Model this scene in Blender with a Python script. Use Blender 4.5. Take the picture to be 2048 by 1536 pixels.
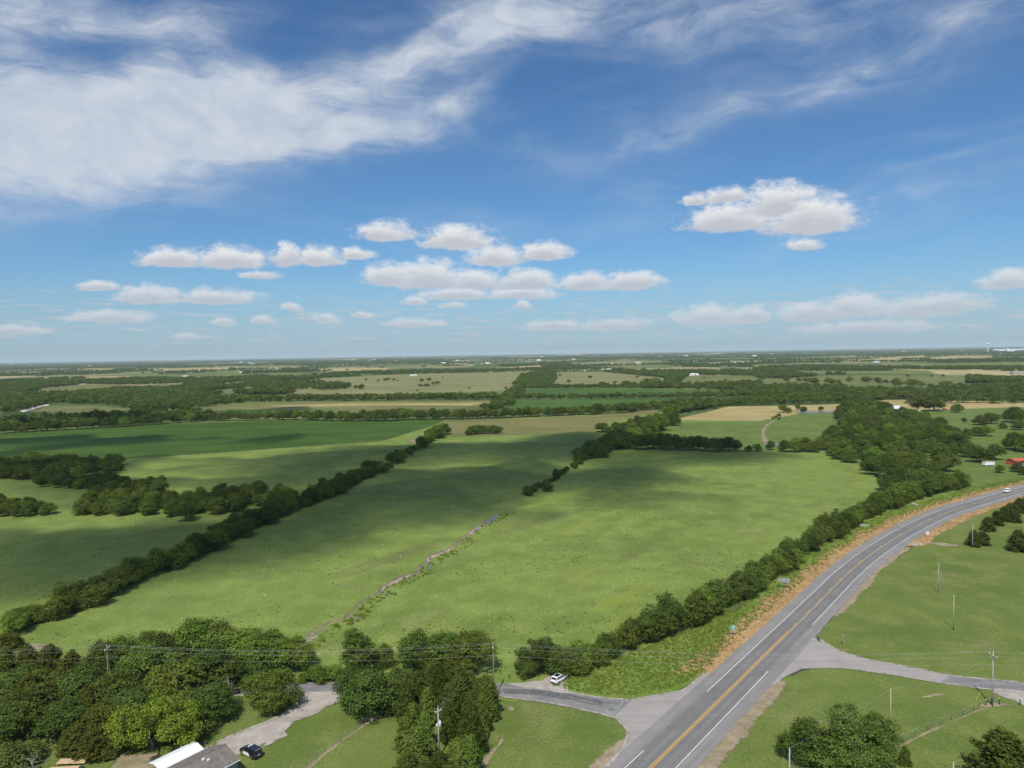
import bpy, bmesh, math, random
import numpy as np
from mathutils import Vector, Matrix, noise as mnoise

for o in list(bpy.data.objects):
    bpy.data.objects.remove(o)
SC = bpy.context.scene
COL = SC.collection
random.seed(7)
rng = np.random.RandomState(11)
R = math.radians

# ------------------------------------------------------------------ camera
CAM_H, FPX, PITCH, ROLL = 75.0, 1422.0, R(2.456), R(0.923)
cF = Vector((0, math.cos(PITCH), -math.sin(PITCH)))
cR0 = Vector((1, 0, 0)); cU0 = Vector((0, math.sin(PITCH), math.cos(PITCH)))
cU = cU0 * math.cos(ROLL) + cR0 * math.sin(ROLL)
cR = cR0 * math.cos(ROLL) - cU0 * math.sin(ROLL)
cam = bpy.data.cameras.new('camera')
cam.sensor_width = 36.0
cam.lens = FPX / 2048 * 36.0
cam.clip_start = 1.0
cam.clip_end = 90000.0
cam_o = bpy.data.objects.new('camera', cam)
COL.objects.link(cam_o)
m3 = Matrix((cR, cU, -cF)).transposed()
cam_o.matrix_world = Matrix.Translation((0, 0, CAM_H)) @ m3.to_4x4()
SC.camera = cam_o

# ------------------------------------------------------------------ sun / render
SUN_EL, SHADOW_AZ = R(54), R(13)
to_sun = Vector((-math.sin(SHADOW_AZ) * math.cos(SUN_EL), -math.cos(SHADOW_AZ) * math.cos(SUN_EL), math.sin(SUN_EL)))
sun = bpy.data.lights.new('sun', 'SUN')
sun.energy = 4.4; sun.angle = R(0.53); sun.color = (1.0, 0.955, 0.88)
sun_o = bpy.data.objects.new('sun', sun); COL.objects.link(sun_o)
sun_o.rotation_euler = (-to_sun).to_track_quat('-Z', 'Y').to_euler()
sun_o.location = (0, -100, 300)
SC.view_settings.view_transform = 'Standard'
SC.view_settings.look = 'None'
SC.view_settings.gamma = 1.0
SC.view_settings.exposure = 0.0
SC.view_settings.use_curve_mapping = False
SC.render.engine = 'CYCLES'
cy = SC.cycles
cy.max_bounces = 6; cy.diffuse_bounces = 3; cy.glossy_bounces = 2; cy.transmission_bounces = 3
cy.volume_bounces = 1; cy.transparent_max_bounces = 16
cy.use_denoising = True
cy.use_adaptive_sampling = True
cy.sample_clamp_indirect = 6.0

# ------------------------------------------------------------------ pixel <-> place helpers
def ray(px, py):
    return cF * FPX + cR * (px - 1024) + cU * (768 - py)
def G(px, py, z=0.0):
    """point of the level ground seen at a photo pixel"""
    d = ray(px, py)
    t = (z - CAM_H) / d.z
    return Vector((d.x * t, d.y * t, z))
def azel(px, py):
    d = ray(px, py).normalized()
    return math.degrees(math.atan2(d.x, d.y)), math.degrees(math.asin(d.z))

# ------------------------------------------------------------------ node helper
class S:
    """a socket with arithmetic"""
    tree = None
    def __init__(self, s): self.s = s
    @staticmethod
    def put(inp, v):
        if isinstance(v, S): S.tree.links.new(v.s, inp)
        else: inp.default_value = v
    @staticmethod
    def m(op, *a, clamp=False):
        n = S.tree.nodes.new('ShaderNodeMath'); n.operation = op; n.use_clamp = clamp
        for i, v in enumerate(a): S.put(n.inputs[i], v)
        return S(n.outputs[0])
    def __add__(a, b): return S.m('ADD', a, b)
    def __radd__(a, b): return S.m('ADD', b, a)
    def __sub__(a, b): return S.m('SUBTRACT', a, b)
    def __rsub__(a, b): return S.m('SUBTRACT', b, a)
    def __mul__(a, b): return S.m('MULTIPLY', a, b)
    def __rmul__(a, b): return S.m('MULTIPLY', b, a)
    def __truediv__(a, b): return S.m('DIVIDE', a, b)
    def max(a, b): return S.m('MAXIMUM', a, b)
    def min(a, b): return S.m('MINIMUM', a, b)
    def ma(a, b, c): return S.m('MULTIPLY_ADD', a, b, c)
def sstep(x, a, b, lo=0.0, hi=1.0):
    n = S.tree.nodes.new('ShaderNodeMapRange'); n.interpolation_type = 'SMOOTHSTEP'
    S.put(n.inputs[0], x)
    for i, v in enumerate((a, b, lo, hi)): S.put(n.inputs[i + 1], v)
    return S(n.outputs[0])
def lin(x, a, b, lo=0.0, hi=1.0):
    n = S.tree.nodes.new('ShaderNodeMapRange'); S.put(n.inputs[0], x)
    for i, v in enumerate((a, b, lo, hi)): S.put(n.inputs[i + 1], v)
    return S(n.outputs[0])
def comb(x, y, z=0.0):
    n = S.tree.nodes.new('ShaderNodeCombineXYZ')
    for i, v in enumerate((x, y, z)): S.put(n.inputs[i], v)
    return S(n.outputs[0])
def sepx(v):
    n = S.tree.nodes.new('ShaderNodeSeparateXYZ'); S.put(n.inputs[0], v)
    return [S(o) for o in n.outputs]
def noise(vec, scale=1.0, detail=3.0, rough=0.55, dist=0.0, col=False):
    n = S.tree.nodes.new('ShaderNodeTexNoise')
    S.put(n.inputs['Vector'], vec); S.put(n.inputs['Scale'], scale)
    n.inputs['Detail'].default_value = detail; n.inputs['Roughness'].default_value = rough
    n.inputs['Distortion'].default_value = dist
    return S(n.outputs['Color' if col else 'Fac'])
def vmath(op, a, b):
    n = S.tree.nodes.new('ShaderNodeVectorMath'); n.operation = op
    S.put(n.inputs[0], a); S.put(n.inputs[1], b)
    return S(n.outputs[0])
def cmix(f, a, b, mode='MIX'):
    n = S.tree.nodes.new('ShaderNodeMix'); n.data_type = 'RGBA'; n.blend_type = mode
    S.put(n.inputs[0], f)
    for i, v in ((6, a), (7, b)):
        S.put(n.inputs[i], v if isinstance(v, S) else (*v, 1.0))
    return S(n.outputs[2])
def grey(x):
    n = S.tree.nodes.new('ShaderNodeCombineColor')
    for i in range(3): S.put(n.inputs[i], x)
    return S(n.outputs[0])

# ------------------------------------------------------------------ world: sky with cirrus and cumulus
W = bpy.data.worlds.new('World'); SC.world = W; W.use_nodes = True
W.cycles.sampling_method = 'MANUAL'; W.cycles.sample_map_resolution = 512
nt = W.node_tree; nt.nodes.clear(); S.tree = nt
SKY_STRENGTH = 0.078
K = 1.0 / SKY_STRENGTH
DEG = 1.0 / (math.radians(1) * FPX)
CIRRUS = [  # px, py, half length px, half width px, slope deg (rising to the right), strength
    (60, 270, 450, 108, 10, 1.25), (400, 215, 260, 66, 10, 0.60), (800, 130, 420, 36, 17, 0.42), (120, 40, 360, 56, 2, 0.80), (190, 95, 110, 34, 8, -0.75), (520, 75, 210, 44, 12, -0.7), (330, 110, 150, 40, 10, 0.3),
    (1010, 35, 240, 70, 14, 0.52), (1400, 35, 430, 60, 0, 0.50), (1640, 160, 420, 30, 12, 0.32), (1300, 250, 300, 60, 17, 0.24),
    (860, 225, 170, 26, 14, 0.62), (590, 270, 230, 34, 3, 0.55), (1960, 360, 300, 24, 8, 0.36), (1720, 470, 330, 26, 7, 0.26),
    (500, 40, 160, 40, 5, 0.4), (1900, 80, 300, 90, 10, 0.26), (1900, 330, 300, 12, 10, 0.28), (1120, 140, 120, 40, 20, -0.3)]
CUM = [  # x0, x1, y base, y top, solidity
    (270, 420, 526, 482, 1), (380, 540, 528, 478, 1), (538, 610, 524, 468, 1), (580, 690, 524, 480, 1), (670, 745, 514, 486, .9), (700, 830, 474, 428, .9), (838, 992, 488, 432, 1), (925, 1060, 522, 474, 1), (1030, 1155, 512, 470, .9),
    (715, 850, 562, 510, 1), (790, 940, 566, 498, 1), (880, 1020, 572, 525, 1), (980, 1115, 572, 522, 1), (835, 990, 595, 564, 1), (960, 1125, 594, 566, 1), (1112, 1225, 574, 530, 1), (1200, 1325, 572, 528, 1), (150, 236, 578, 554, 1),
    (225, 380, 600, 556, 1), (330, 530, 602, 566, 1), (1355, 1560, 450, 384, 1), (1500, 1735, 452, 360, 1), (1470, 1640, 420, 338, 1), (1358, 1425, 406, 374, .75), (1400, 1500, 400, 362, .8),
    (1568, 1655, 495, 464, .85), (1945, 2090, 570, 522, 1), (1640, 1780, 624, 566, 1), (1740, 1900, 628, 574, 1), (1540, 1700, 636, 588, 1), (1330, 1510, 644, 594, 1), (1800, 1980, 618, 572, 1),
    (1035, 1180, 657, 632, 1), (1150, 1310, 655, 628, 1), (1450, 1540, 640, 600, 1), (795, 856, 608, 586, .9), (560, 614, 618, 596, .9), (425, 485, 647, 626, .9), (502, 556, 642, 624, .9),
    (1018, 1070, 614, 596, .9), (875, 930, 614, 598, .9), (335, 405, 677, 662, .9), (130, 325, 640, 610, .9), (-40, 110, 664, 640, .9), (1560, 1900, 660, 632, .9), (760, 905, 650, 628, .9),
    (690, 745, 634, 616, .9), (620, 690, 640, 618, .9), (455, 580, 554, 532, .6)]
SKY_TINT = (0.66, 1.03, 1.34)
def sky_sector(a_lo, a_hi, e_lo, e_hi, outside=False):
    """one stretch of sky: clear air, high cirrus, heaped cumulus (only those that reach into it)"""
    gt = bpy.data.node_groups.new('sky_part', 'ShaderNodeTree')
    gt.interface.new_socket('Shader', in_out='OUTPUT', socket_type='NodeSocketShader')
    S.tree = gt
    tc = gt.nodes.new('ShaderNodeTexCoord')
    dx, dy, dz = sepx(S(tc.outputs['Generated']))
    az = S.m('ARCTAN2', dx, dy) * 57.29578
    el = S.m('ARCSINE', dz) * 57.29578
    sk = gt.nodes.new('ShaderNodeTexSky'); sk.sky_type = 'NISHITA'; sk.sun_disc = False
    sk.sun_elevation = SUN_EL; sk.sun_rotation = math.pi + SHADOW_AZ
    sk.air_density = 1.0; sk.dust_density = 0.5; sk.ozone_density = 1.6; sk.altitude = 200
    base = cmix(1.0, S(sk.outputs[0]), SKY_TINT, 'MULTIPLY')
    if e_lo < 8 or outside:
        hz = 1.0 - sstep(el, -1.0, 8.0)
        base = cmix(hz * 0.72, base, (0.36 * K, 0.475 * K, 0.605 * K))
    col = base
    w1 = noise(comb(az * 0.06, el * 0.11, 0.0), 1.7, 2, 0.5, col=True)
    wx, wy, _ = sepx(w1)
    caz = az + (wx - 0.5) * 7.0
    cel = el + (wy - 0.5) * 4.0
    if outside:
        veil = sstep(noise(comb(az * 0.018, el * 0.045, 3.7), 1.6, 3, 0.55), 0.42, 0.72)
        col = cmix(veil * 0.6, col, (0.63 * K, 0.69 * K, 0.76 * K))
        cu = noise(comb(az * 0.14, el * 0.3, 2.2), 1.0, 4, 0.55) - (1.0 - sstep(el, 1.0, 4.0)) - sstep(el, 10.0, 24.0)
        col = cmix(sstep(cu, 0.60, 0.72) * 0.9, col, (0.72 * K, 0.74 * K, 0.77 * K))
    else:
        cov = None
        vec = comb(caz, cel, 0.0)
        for (px, py, hl, hw, sl, st) in CIRRUS:
            a0, e0 = azel(px, py)
            c, s = math.cos(R(sl)), math.sin(R(sl))
            ex = 2.1 * (hl * c + hw * s) * DEG + 3.5; ey = 2.1 * (hl * s + hw * c) * DEG + 2.5
            if a0 + ex < a_lo or a0 - ex > a_hi or e0 + ey < e_lo or e0 - ey > e_hi: continue
            l, w = 1 / (hl * DEG), 1 / (hw * DEG)
            mp = gt.nodes.new('ShaderNodeMapping'); mp.vector_type = 'POINT'
            # X = ((a-a0) c + (e-e0) s) * l ; Y = ((e-e0) c - (a-a0) s) * w   (rotate, then scale)
            sub = vmath('SUBTRACT', vec, (a0, e0, 0.0))
            S.put(mp.inputs['Vector'], sub); mp.inputs['Rotation'].default_value = (0, 0, -R(sl))
            sc = vmath('MULTIPLY', S(mp.outputs[0]), (l, w, 0.0))
            n = gt.nodes.new('ShaderNodeVectorMath'); n.operation = 'DOT_PRODUCT'; S.put(n.inputs[0], sc); S.put(n.inputs[1], sc)
            g = S.m('EXPONENT', S(n.outputs['Value']) * -1.0) * st
            cov = g if cov is None else cov + g
        fine = noise(comb(caz * 0.10 - cel * 0.045, cel * 0.33, 1.3), 1.9, 7, 0.62, 0.35)
        mott = noise(comb(caz * 0.11, cel * 0.2, 5.0), 3.2, 5, 0.6)
        faint = sstep(noise(comb(caz * 0.035, cel * 0.14, 8.0), 2.0, 4, 0.6), 0.42, 0.8) * 0.20 * sstep(el, 4.0, 12.0)
        if cov is not None:
            ca = cov * (0.34 + fine * 1.05) + (fine - 0.5) * 0.5 * sstep(cov, 0.05, 0.5) + (mott - 0.5) * 0.42 * sstep(cov, 0.1, 0.8)
            c_alpha = (sstep(ca, 0.02, 1.05) * 0.90).max(faint)
        else:
            c_alpha = faint
        cir_col = cmix(sstep(mott, 0.3, 0.7), (0.535 * K, 0.605 * K, 0.71 * K), (0.66 * K, 0.71 * K, 0.77 * K))
        col = cmix(c_alpha, col, cir_col)
        if e_lo < 14:
            n1 = noise(comb(az, el * 1.8, 0.0), 0.75, 5, 0.54, 0.0)
            n2 = noise(comb(az, el * 1.8, 4.0), 2.4, 4, 0.52)
            nw = n1 - 0.5
            wq = noise(comb(az, el * 1.4, 7.0), 0.42, 2, 0.5) - 0.5
            q = comb(az + (n2 - 0.5) * 0.7 + wq * 2.2, el + wq * 0.35, 0.0)
            best, bestY = None, None
            for (x0, x1, yb, yt, so) in CUM:
                a0, e0 = azel((x0 + x1) / 2, yb); a1, _ = azel(x1, yb); _, e1 = azel((x0 + x1) / 2, yt)
                hw = max(a1 - a0, 0.3) * 1.12; hh = max(e1 - e0, 0.15) * 0.84
                if a0 + hw + 1.5 < a_lo or a0 - hw - 1.5 > a_hi or e0 > e_hi + 1: continue
                v = vmath('MULTIPLY', vmath('SUBTRACT', q, (a0, e0, 0.0)), (1 / hw, 1 / hh, 0.0))
                vk = vmath('MAXIMUM', v, vmath('MULTIPLY', v, (1.0, -3.4, 0.0)))
                n = gt.nodes.new('ShaderNodeVectorMath'); n.operation = 'LENGTH'; S.put(n.inputs[0], vk)
                d = S(n.outputs['Value']) + (1 - so) * 0.4
                _, Y, _ = sepx(v)
                if best is None: best, bestY = d, Y
                else:
                    lt = S.m('MULTIPLY_ADD', best - d, 2.2, 0.5, clamp=True)
                    bestY = bestY + lt * (Y - bestY)
                    best = S.m('SMOOTH_MIN', best, d, 0.18)
            # small distant puffs gathering towards the horizon
            pf = noise(comb(az * 0.42, el * 3.6, 9.0), 1.1, 5, 0.62)
            band = sstep(el, 0.4, 1.4) * (1.0 - sstep(el, 2.6, 6.0))
            p_alpha = sstep((pf - 0.505) * 3.0 + nw * 0.3, 0.0, 0.42) * 0.70 * band
            col = cmix(p_alpha, col, (0.52 * K, 0.565 * K, 0.635 * K))
            if best is not None:
                dens = 1.0 - best + nw * 0.85 + (n2 - 0.5) * 0.34
                k_alpha = sstep(dens, -0.06, 0.50) * 0.97
                light = sstep(bestY + (n2 - 0.5) * 0.55 + nw * 0.9 + (0.34 - sstep(dens, 0.2, 1.0) * 0.42), -0.05, 0.95)
                k_col = cmix(light, (0.53 * K, 0.555 * K, 0.605 * K), (0.82 * K, 0.825 * K, 0.835 * K))
                far_c = 1.0 - sstep(el, 0.5, 8.5)
                k_col = cmix(far_c * 0.5, k_col, (0.47 * K, 0.54 * K, 0.63 * K))
                k_alpha = k_alpha * (1.0 - far_c * 0.25)
                col = cmix(k_alpha, col, k_col)
    bg = gt.nodes.new('ShaderNodeBackground'); S.put(bg.inputs[0], col); bg.inputs[1].default_value = SKY_STRENGTH
    go = gt.nodes.new('NodeGroupOutput'); gt.links.new(bg.outputs[0], go.inputs[0])
    S.tree = nt
    gn = nt.nodes.new('ShaderNodeGroup'); gn.node_tree = gt
    return gn.outputs[0]
def smix(f, a, b):
    n = nt.nodes.new('ShaderNodeMixShader'); S.put(n.inputs[0], f)
    nt.links.new(a, n.inputs[1]); nt.links.new(b, n.inputs[2])
    return n.outputs[0]
tc = nt.nodes.new('ShaderNodeTexCoord')
gx, gy, gz = sepx(S(tc.outputs['Generated']))
gaz = S.m('ARCTAN2', gx, gy) * 57.29578
gel = S.m('ARCSINE', gz) * 57.29578
def columns(edges, lo, hi):
    out = sky_sector(edges[0], edges[1], lo, hi)
    for i in range(1, len(edges) - 1):
        out = smix(S.m('GREATER_THAN', gaz, edges[i]), out, sky_sector(edges[i], edges[i + 1], lo, hi))
    return out
low = columns([-50, -18, -3.5, 10, 22, 50], -5, 15.6)
high = columns([-50, -8, 14, 50], 15.6, 50)
inside = smix(S.m('GREATER_THAN', gel, 15.6), low, high)
out_f = sstep(S.m('ABSOLUTE', gaz), 40.0, 52.0).max(sstep(gel, 31.0, 42.0)).max(S.m('LESS_THAN', gel, -4.0))
total = smix(out_f, inside, sky_sector(0, 0, 0, 0, outside=True))
wo = nt.nodes.new('ShaderNodeOutputWorld'); nt.links.new(total, wo.inputs[0])

# ================================================================== building helpers
def tag(o, label=None, cat=None, group=None, kind=None):
    if label: o['label'] = label
    if cat: o['category'] = cat
    if group: o['group'] = group
    if kind: o['kind'] = kind
    return o
def empty(name, loc=(0, 0, 0), rz=0.0, scale=(1, 1, 1)):
    o = bpy.data.objects.new(name, None); COL.objects.link(o)
    o.location = loc; o.rotation_euler = (0, 0, rz); o.scale = scale
    o.empty_display_size = 0.3
    return o
def link(name, me, parent=None, mat=None):
    o = bpy.data.objects.new(name, me); COL.objects.link(o)
    if parent: o.parent = parent
    if mat is not None:
        if not len(me.materials): me.materials.append(mat)
    return o
class MB:
    """collects shapes of one piece, then links them as one mesh object"""
    def __init__(self): self.v = []; self.f = []
    def add(self, vs, fs):
        n = len(self.v); self.v += [tuple(v) for v in vs]; self.f += [tuple(i + n for i in f) for f in fs]; return self
    def box(self, cx, cy, cz, sx, sy, sz, M=None, taper=1.0):
        vs = []
        for z in (-.5, .5):
            k = 1.0 if z < 0 else taper
            for x, y in ((-.5, -.5), (.5, -.5), (.5, .5), (-.5, .5)):
                vs.append(Vector((cx + x * sx * k, cy + y * sy * k, cz + z * sz)))
        if M: vs = [M @ v for v in vs]
        return self.add(vs, [(3, 2, 1, 0), (4, 5, 6, 7), (0, 1, 5, 4), (1, 2, 6, 5), (2, 3, 7, 6), (3, 0, 4, 7)])
    def tube(self, pts, radii, n=8, cap=True):
        pts = [Vector(p) for p in pts]; rings = []
        if not hasattr(radii, '__len__'): radii = [radii] * len(pts)
        for i, p in enumerate(pts):
            d = (pts[min(i + 1, len(pts) - 1)] - pts[max(i - 1, 0)]).normalized()
            a = d.cross(Vector((0.13, 0.2, 1)) if abs(d.z) < .9 else Vector((1, .1, 0))).normalized(); b = d.cross(a)
            rings.append([p + (a * math.cos(t) + b * math.sin(t)) * radii[i] for t in [2 * math.pi * k / n for k in range(n)]])
        vs = [v for r_ in rings for v in r_]; fs = []
        for i in range(len(pts) - 1):
            for k in range(n):
                fs.append((i * n + k, i * n + (k + 1) % n, (i + 1) * n + (k + 1) % n, (i + 1) * n + k))
        if cap: fs += [tuple(reversed(range(n))), tuple((len(pts) - 1) * n + k for k in range(n))]
        return self.add(vs, fs)
    def quad(self, *p): return self.add(p, [tuple(range(len(p)))])
    def loft(self, rings, cap=True):
        n = len(rings[0]); vs = [v for r_ in rings for v in r_]; fs = []
        for i in range(len(rings) - 1):
            for k in range(n):
                fs.append((i * n + k, i * n + (k + 1) % n, (i + 1) * n + (k + 1) % n, (i + 1) * n + k))
        if cap: fs += [tuple(reversed(range(n))), tuple((len(rings) - 1) * n + k for k in range(n))]
        return self.add(vs, fs)
    def mesh(self, name, mat=None, smooth=False):
        me = bpy.data.meshes.new(name); me.from_pydata(self.v, [], self.f)
        bm = bmesh.new(); bm.from_mesh(me); bmesh.ops.recalc_face_normals(bm, faces=bm.faces); bm.to_mesh(me); bm.free()
        if smooth: me.polygons.foreach_set('use_smooth', [True] * len(me.polygons))
        if mat: me.materials.append(mat)
        return me
    def build(self, name, mat, parent=None, smooth=False):
        return link(name, self.mesh(name, mat, smooth), parent)
def copy_tree(o, parent=None):
    c = o.copy(); COL.objects.link(c)
    if parent: c.parent = parent
    for ch in list(o.children): copy_tree(ch, c)
    return c

# ------------------------------------------------------------------ materials
def new_mat(name):
    m = bpy.data.materials.new(name); m.use_nodes = True
    t = m.node_tree; t.nodes.clear(); S.tree = t
    p = t.nodes.new('ShaderNodeBsdfPrincipled'); o = t.nodes.new('ShaderNodeOutputMaterial')
    t.links.new(p.outputs[0], o.inputs[0])
    return m, t, p
def objco():
    n = S.tree.nodes.new('ShaderNodeTexCoord'); return S(n.outputs['Object'])
def bump(p, h, strength=0.5, dist=0.1):
    n = S.tree.nodes.new('ShaderNodeBump'); n.inputs['Strength'].default_value = strength; n.inputs['Distance'].default_value = dist
    S.put(n.inputs['Height'], h); S.tree.links.new(n.outputs[0], p.inputs['Normal'])
def plain(name, c, rough=0.6, metal=0.0, var=0.12, scale=3.0, coat=0.0, spec=0.5):
    m, t, p = new_mat(name)
    n = noise(objco(), scale, 4, 0.6)
    k = lin(n, 0.3, 0.7, 1 - var, 1 + var)
    S.put(p.inputs['Base Color'], cmix(1.0, c, grey(k), 'MULTIPLY'))
    p.inputs['Roughness'].default_value = rough; p.inputs['Metallic'].default_value = metal
    p.inputs['Coat Weight'].default_value = coat; p.inputs['Specular IOR Level'].default_value = spec
    return m
def grass(name, dark, mid, light, dry=None, dry_amt=0.35, big=0.012, med=0.09, fine=1.1, contrast=1.0, rows=None, streak=(1, 1), flower=None):
    """meadow cover: large drifts, patches, tufts; optional dry spots and drill rows"""
    m, t, p = new_mat(name)
    co = objco(); x, y, z = sepx(co)
    v = comb(x * streak[0], y * streak[1], 0.0)
    nb = noise(v, big, 4, 0.55, 0.4); nm = noise(v, med, 5, 0.62, 0.3); nf = noise(co, fine, 4, 0.68); nff = noise(co, fine * 4.5, 2, 0.6)
    c = cmix(sstep(nb * 0.62 + nm * 0.38, 0.36, 0.62), dark, mid)
    c = cmix(sstep(nm * 0.6 + nf * 0.4, 0.46, 0.66) * 0.75, c, light)
    if dry:
        nd = noise(v, med * 0.55, 5, 0.65, 0.8)
        c = cmix(sstep(nd * 0.75 + nf * 0.25, 0.54, 0.68) * dry_amt, c, dry)
    if flower:
        u = x * math.cos(R(52)) + y * math.sin(R(52)); w_ = y * math.cos(R(52)) - x * math.sin(R(52))
        nl = noise(comb(u * 0.010, w_ * 0.05, 2.0), 1.0, 4, 0.55, 0.3)
        c = cmix(sstep(nl, 0.55, 0.70) * 0.55, c, flower)
        nl2 = noise(comb(u * 0.008, w_ * 0.045, 7.0), 1.0, 4, 0.6, 0.4)
        c = cmix(sstep(nl2, 0.58, 0.70) * 0.5, c, (0.130, 0.125, 0.052))
    if rows:
        a, per, amt = rows
        w = S.tree.nodes.new('ShaderNodeTexWave'); w.wave_type = 'BANDS'; w.bands_direction = 'X'
        ca, sa = math.cos(a), math.sin(a)
        S.put(w.inputs['Vector'], comb(x * ca + y * sa, 0.0, 0.0)); w.inputs['Scale'].default_value = 0.314 / per * 1.0
        w.inputs['Distortion'].default_value = 0.6
        c = cmix(S(w.outputs['Fac']) * amt, c, dark)
    k = lin(nf * 0.55 + nff * 0.45, 0.30, 0.70, 1 - 0.34 * contrast, 1 + 0.34 * contrast)
    c = cmix(1.0, c, grey(k), 'MULTIPLY')
    S.put(p.inputs['Base Color'], c)
    p.inputs['Roughness'].default_value = 0.95; p.inputs['Specular IOR Level'].default_value = 0.12
    bump(p, nf * 0.7 + nff * 0.3, 0.55, 0.25)
    return m
def soften(m, gain=0.9):
    """let a thin cover give way raggedly to what lies under it, following the mesh's own 'fade'"""
    t = m.node_tree; S.tree = t
    p = next(n for n in t.nodes if n.type == 'BSDF_PRINCIPLED'); o = next(n for n in t.nodes if n.type == 'OUTPUT_MATERIAL')
    at = t.nodes.new('ShaderNodeAttribute'); at.attribute_name = 'fade'
    co = objco(); nn = noise(co, 0.55, 5, 0.7); n2 = noise(co, 2.4, 3, 0.6)
    a = sstep(S(at.outputs['Fac']) + (nn * 0.65 + n2 * 0.35 - 0.5) * gain * 2.4, 0.30, 0.55)
    tr = t.nodes.new('ShaderNodeBsdfTransparent'); mx = t.nodes.new('ShaderNodeMixShader'); S.put(mx.inputs[0], a)
    t.links.new(tr.outputs[0], mx.inputs[1]); t.links.new(p.outputs[0], mx.inputs[2]); t.links.new(mx.outputs[0], o.inputs[0])
    return m
def gravel(name, a, b, spot=None, scale=2.0):
    m, t, p = new_mat(name)
    co = objco(); n = noise(co, 0.35, 5, 0.65); n2 = noise(co, scale * 2, 4, 0.7); n3 = noise(co, 0.12, 4, 0.6, 0.6)
    c = cmix(sstep(n, 0.35, 0.65), a, b)
    if spot: c = cmix(sstep(n3 * 0.7 + n2 * 0.3, 0.53, 0.66) * 0.7, c, spot)
    c = cmix(1.0, c, grey(lin(n2, 0.3, 0.7, 0.82, 1.18)), 'MULTIPLY')
    S.put(p.inputs['Base Color'], c); p.inputs['Roughness'].default_value = 0.95; p.inputs['Specular IOR Level'].default_value = 0.15
    bump(p, n2, 0.4, 0.05)
    return m

M = {}
M['pasture'] = grass('pasture', (0.132, 0.182, 0.038), (0.180, 0.236, 0.054), (0.218, 0.280, 0.068), (0.235, 0.215, 0.098), 0.45, contrast=1.1, flower=(0.225, 0.275, 0.042))
M['pasture_far'] = grass('pasture_far', (0.10, 0.125, 0.035), (0.16, 0.17, 0.055), (0.21, 0.215, 0.085), (0.25, 0.215, 0.10), 0.4, big=0.006, med=0.03, fine=0.3, streak=(1, 1))
def land_mat():
    m, t, p = new_mat('land'); co = objco(); x, y, z = sepx(co)
    wv = noise(co, 0.0012, 2, 0.5, col=True); q = vmath('ADD', comb(x, y * 0.55, 0.0), vmath('MULTIPLY', wv, (260.0, 260.0, 0.0)))
    vo = S.tree.nodes.new('ShaderNodeTexVoronoi'); vo.distance = 'CHEBYCHEV'; S.put(vo.inputs['Vector'], q); vo.inputs['Scale'].default_value = 1 / 330
    cr, cg, cb_ = sepx(S(vo.outputs['Color']))
    n = noise(co, 0.02, 5, 0.6); n2 = noise(co, 0.004, 4, 0.6)
    c = cmix(cr, (0.075, 0.105, 0.030), (0.150, 0.185, 0.055))
    c = cmix(sstep(cg, 0.62, 0.70), c, (0.225, 0.215, 0.090))
    c = cmix(sstep(cg, 0.86, 0.90), c, (0.40, 0.325, 0.17))
    c = cmix(sstep(n2, 0.45, 0.65) * 0.35, c, (0.085, 0.11, 0.035))
    S.put(p.inputs['Base Color'], cmix(1.0, c, grey(lin(n, 0.3, 0.7, 0.8, 1.2)), 'MULTIPLY')); p.inputs['Roughness'].default_value = 0.95; p.inputs['Specular IOR Level'].default_value = 0.1
    return m
M['land'] = land_mat()
M['lawn'] = grass('lawn', (0.104, 0.146, 0.030), (0.142, 0.182, 0.043), (0.182, 0.214, 0.060), (0.215, 0.200, 0.090), 0.75, big=0.03, med=0.10, fine=1.6, contrast=0.8, rows=(R(28), 2.4, 0.13))
M['verge'] = grass('verge', (0.120, 0.185, 0.030), (0.160, 0.225, 0.042), (0.220, 0.265, 0.062), (0.215, 0.205, 0.080), 0.4, big=0.05, med=0.25, fine=1.8, contrast=1.2)
M['corn'] = grass('corn', (0.042, 0.082, 0.012), (0.058, 0.112, 0.016), (0.082, 0.140, 0.022), None, big=0.004, med=0.03, fine=0.5, rows=(R(80), 3.2, 0.35), streak=(0.35, 1.0))
M['bean'] = grass('bean', (0.052, 0.104, 0.018), (0.070, 0.134, 0.024), (0.100, 0.155, 0.032), None, big=0.004, med=0.02, fine=0.3, rows=(R(85), 6.0, 0.25), streak=(0.4, 1))
M['hay'] = grass('hay', (0.135, 0.138, 0.044), (0.180, 0.172, 0.062), (0.220, 0.205, 0.080), (0.28, 0.215, 0.105), 0.6, big=0.006, med=0.03, fine=0.4, streak=(0.4, 1))
M['hay_pale'] = grass('hay_pale', (0.165, 0.17, 0.066), (0.215, 0.21, 0.086), (0.265, 0.255, 0.115), (0.33, 0.27, 0.15), 0.5, big=0.005, med=0.02, fine=0.3, streak=(0.4, 1))
M['straw'] = grass('straw', (0.30, 0.235, 0.095), (0.38, 0.305, 0.130), (0.45, 0.37, 0.17), (0.20, 0.20, 0.075), 0.35, big=0.006, med=0.03, fine=0.4, streak=(0.4, 1), contrast=0.6)
M['meadow'] = grass('meadow', (0.095, 0.142, 0.030), (0.125, 0.175, 0.040), (0.155, 0.205, 0.055), (0.22, 0.20, 0.09), 0.35, big=0.02, med=0.08, fine=0.8)
M['dry'] = grass('dry', (0.215, 0.140, 0.062), (0.320, 0.215, 0.100), (0.42, 0.30, 0.150), (0.13, 0.155, 0.040), 0.85, big=0.08, med=0.5, fine=2.2, contrast=1.3)
M['soft_dry'] = soften(grass('soft_dry', (0.30, 0.180, 0.078), (0.41, 0.262, 0.118), (0.50, 0.345, 0.170), (0.15, 0.165, 0.05), 0.85, big=0.08, med=0.5, fine=2.2, contrast=1.3), 0.9)
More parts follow.
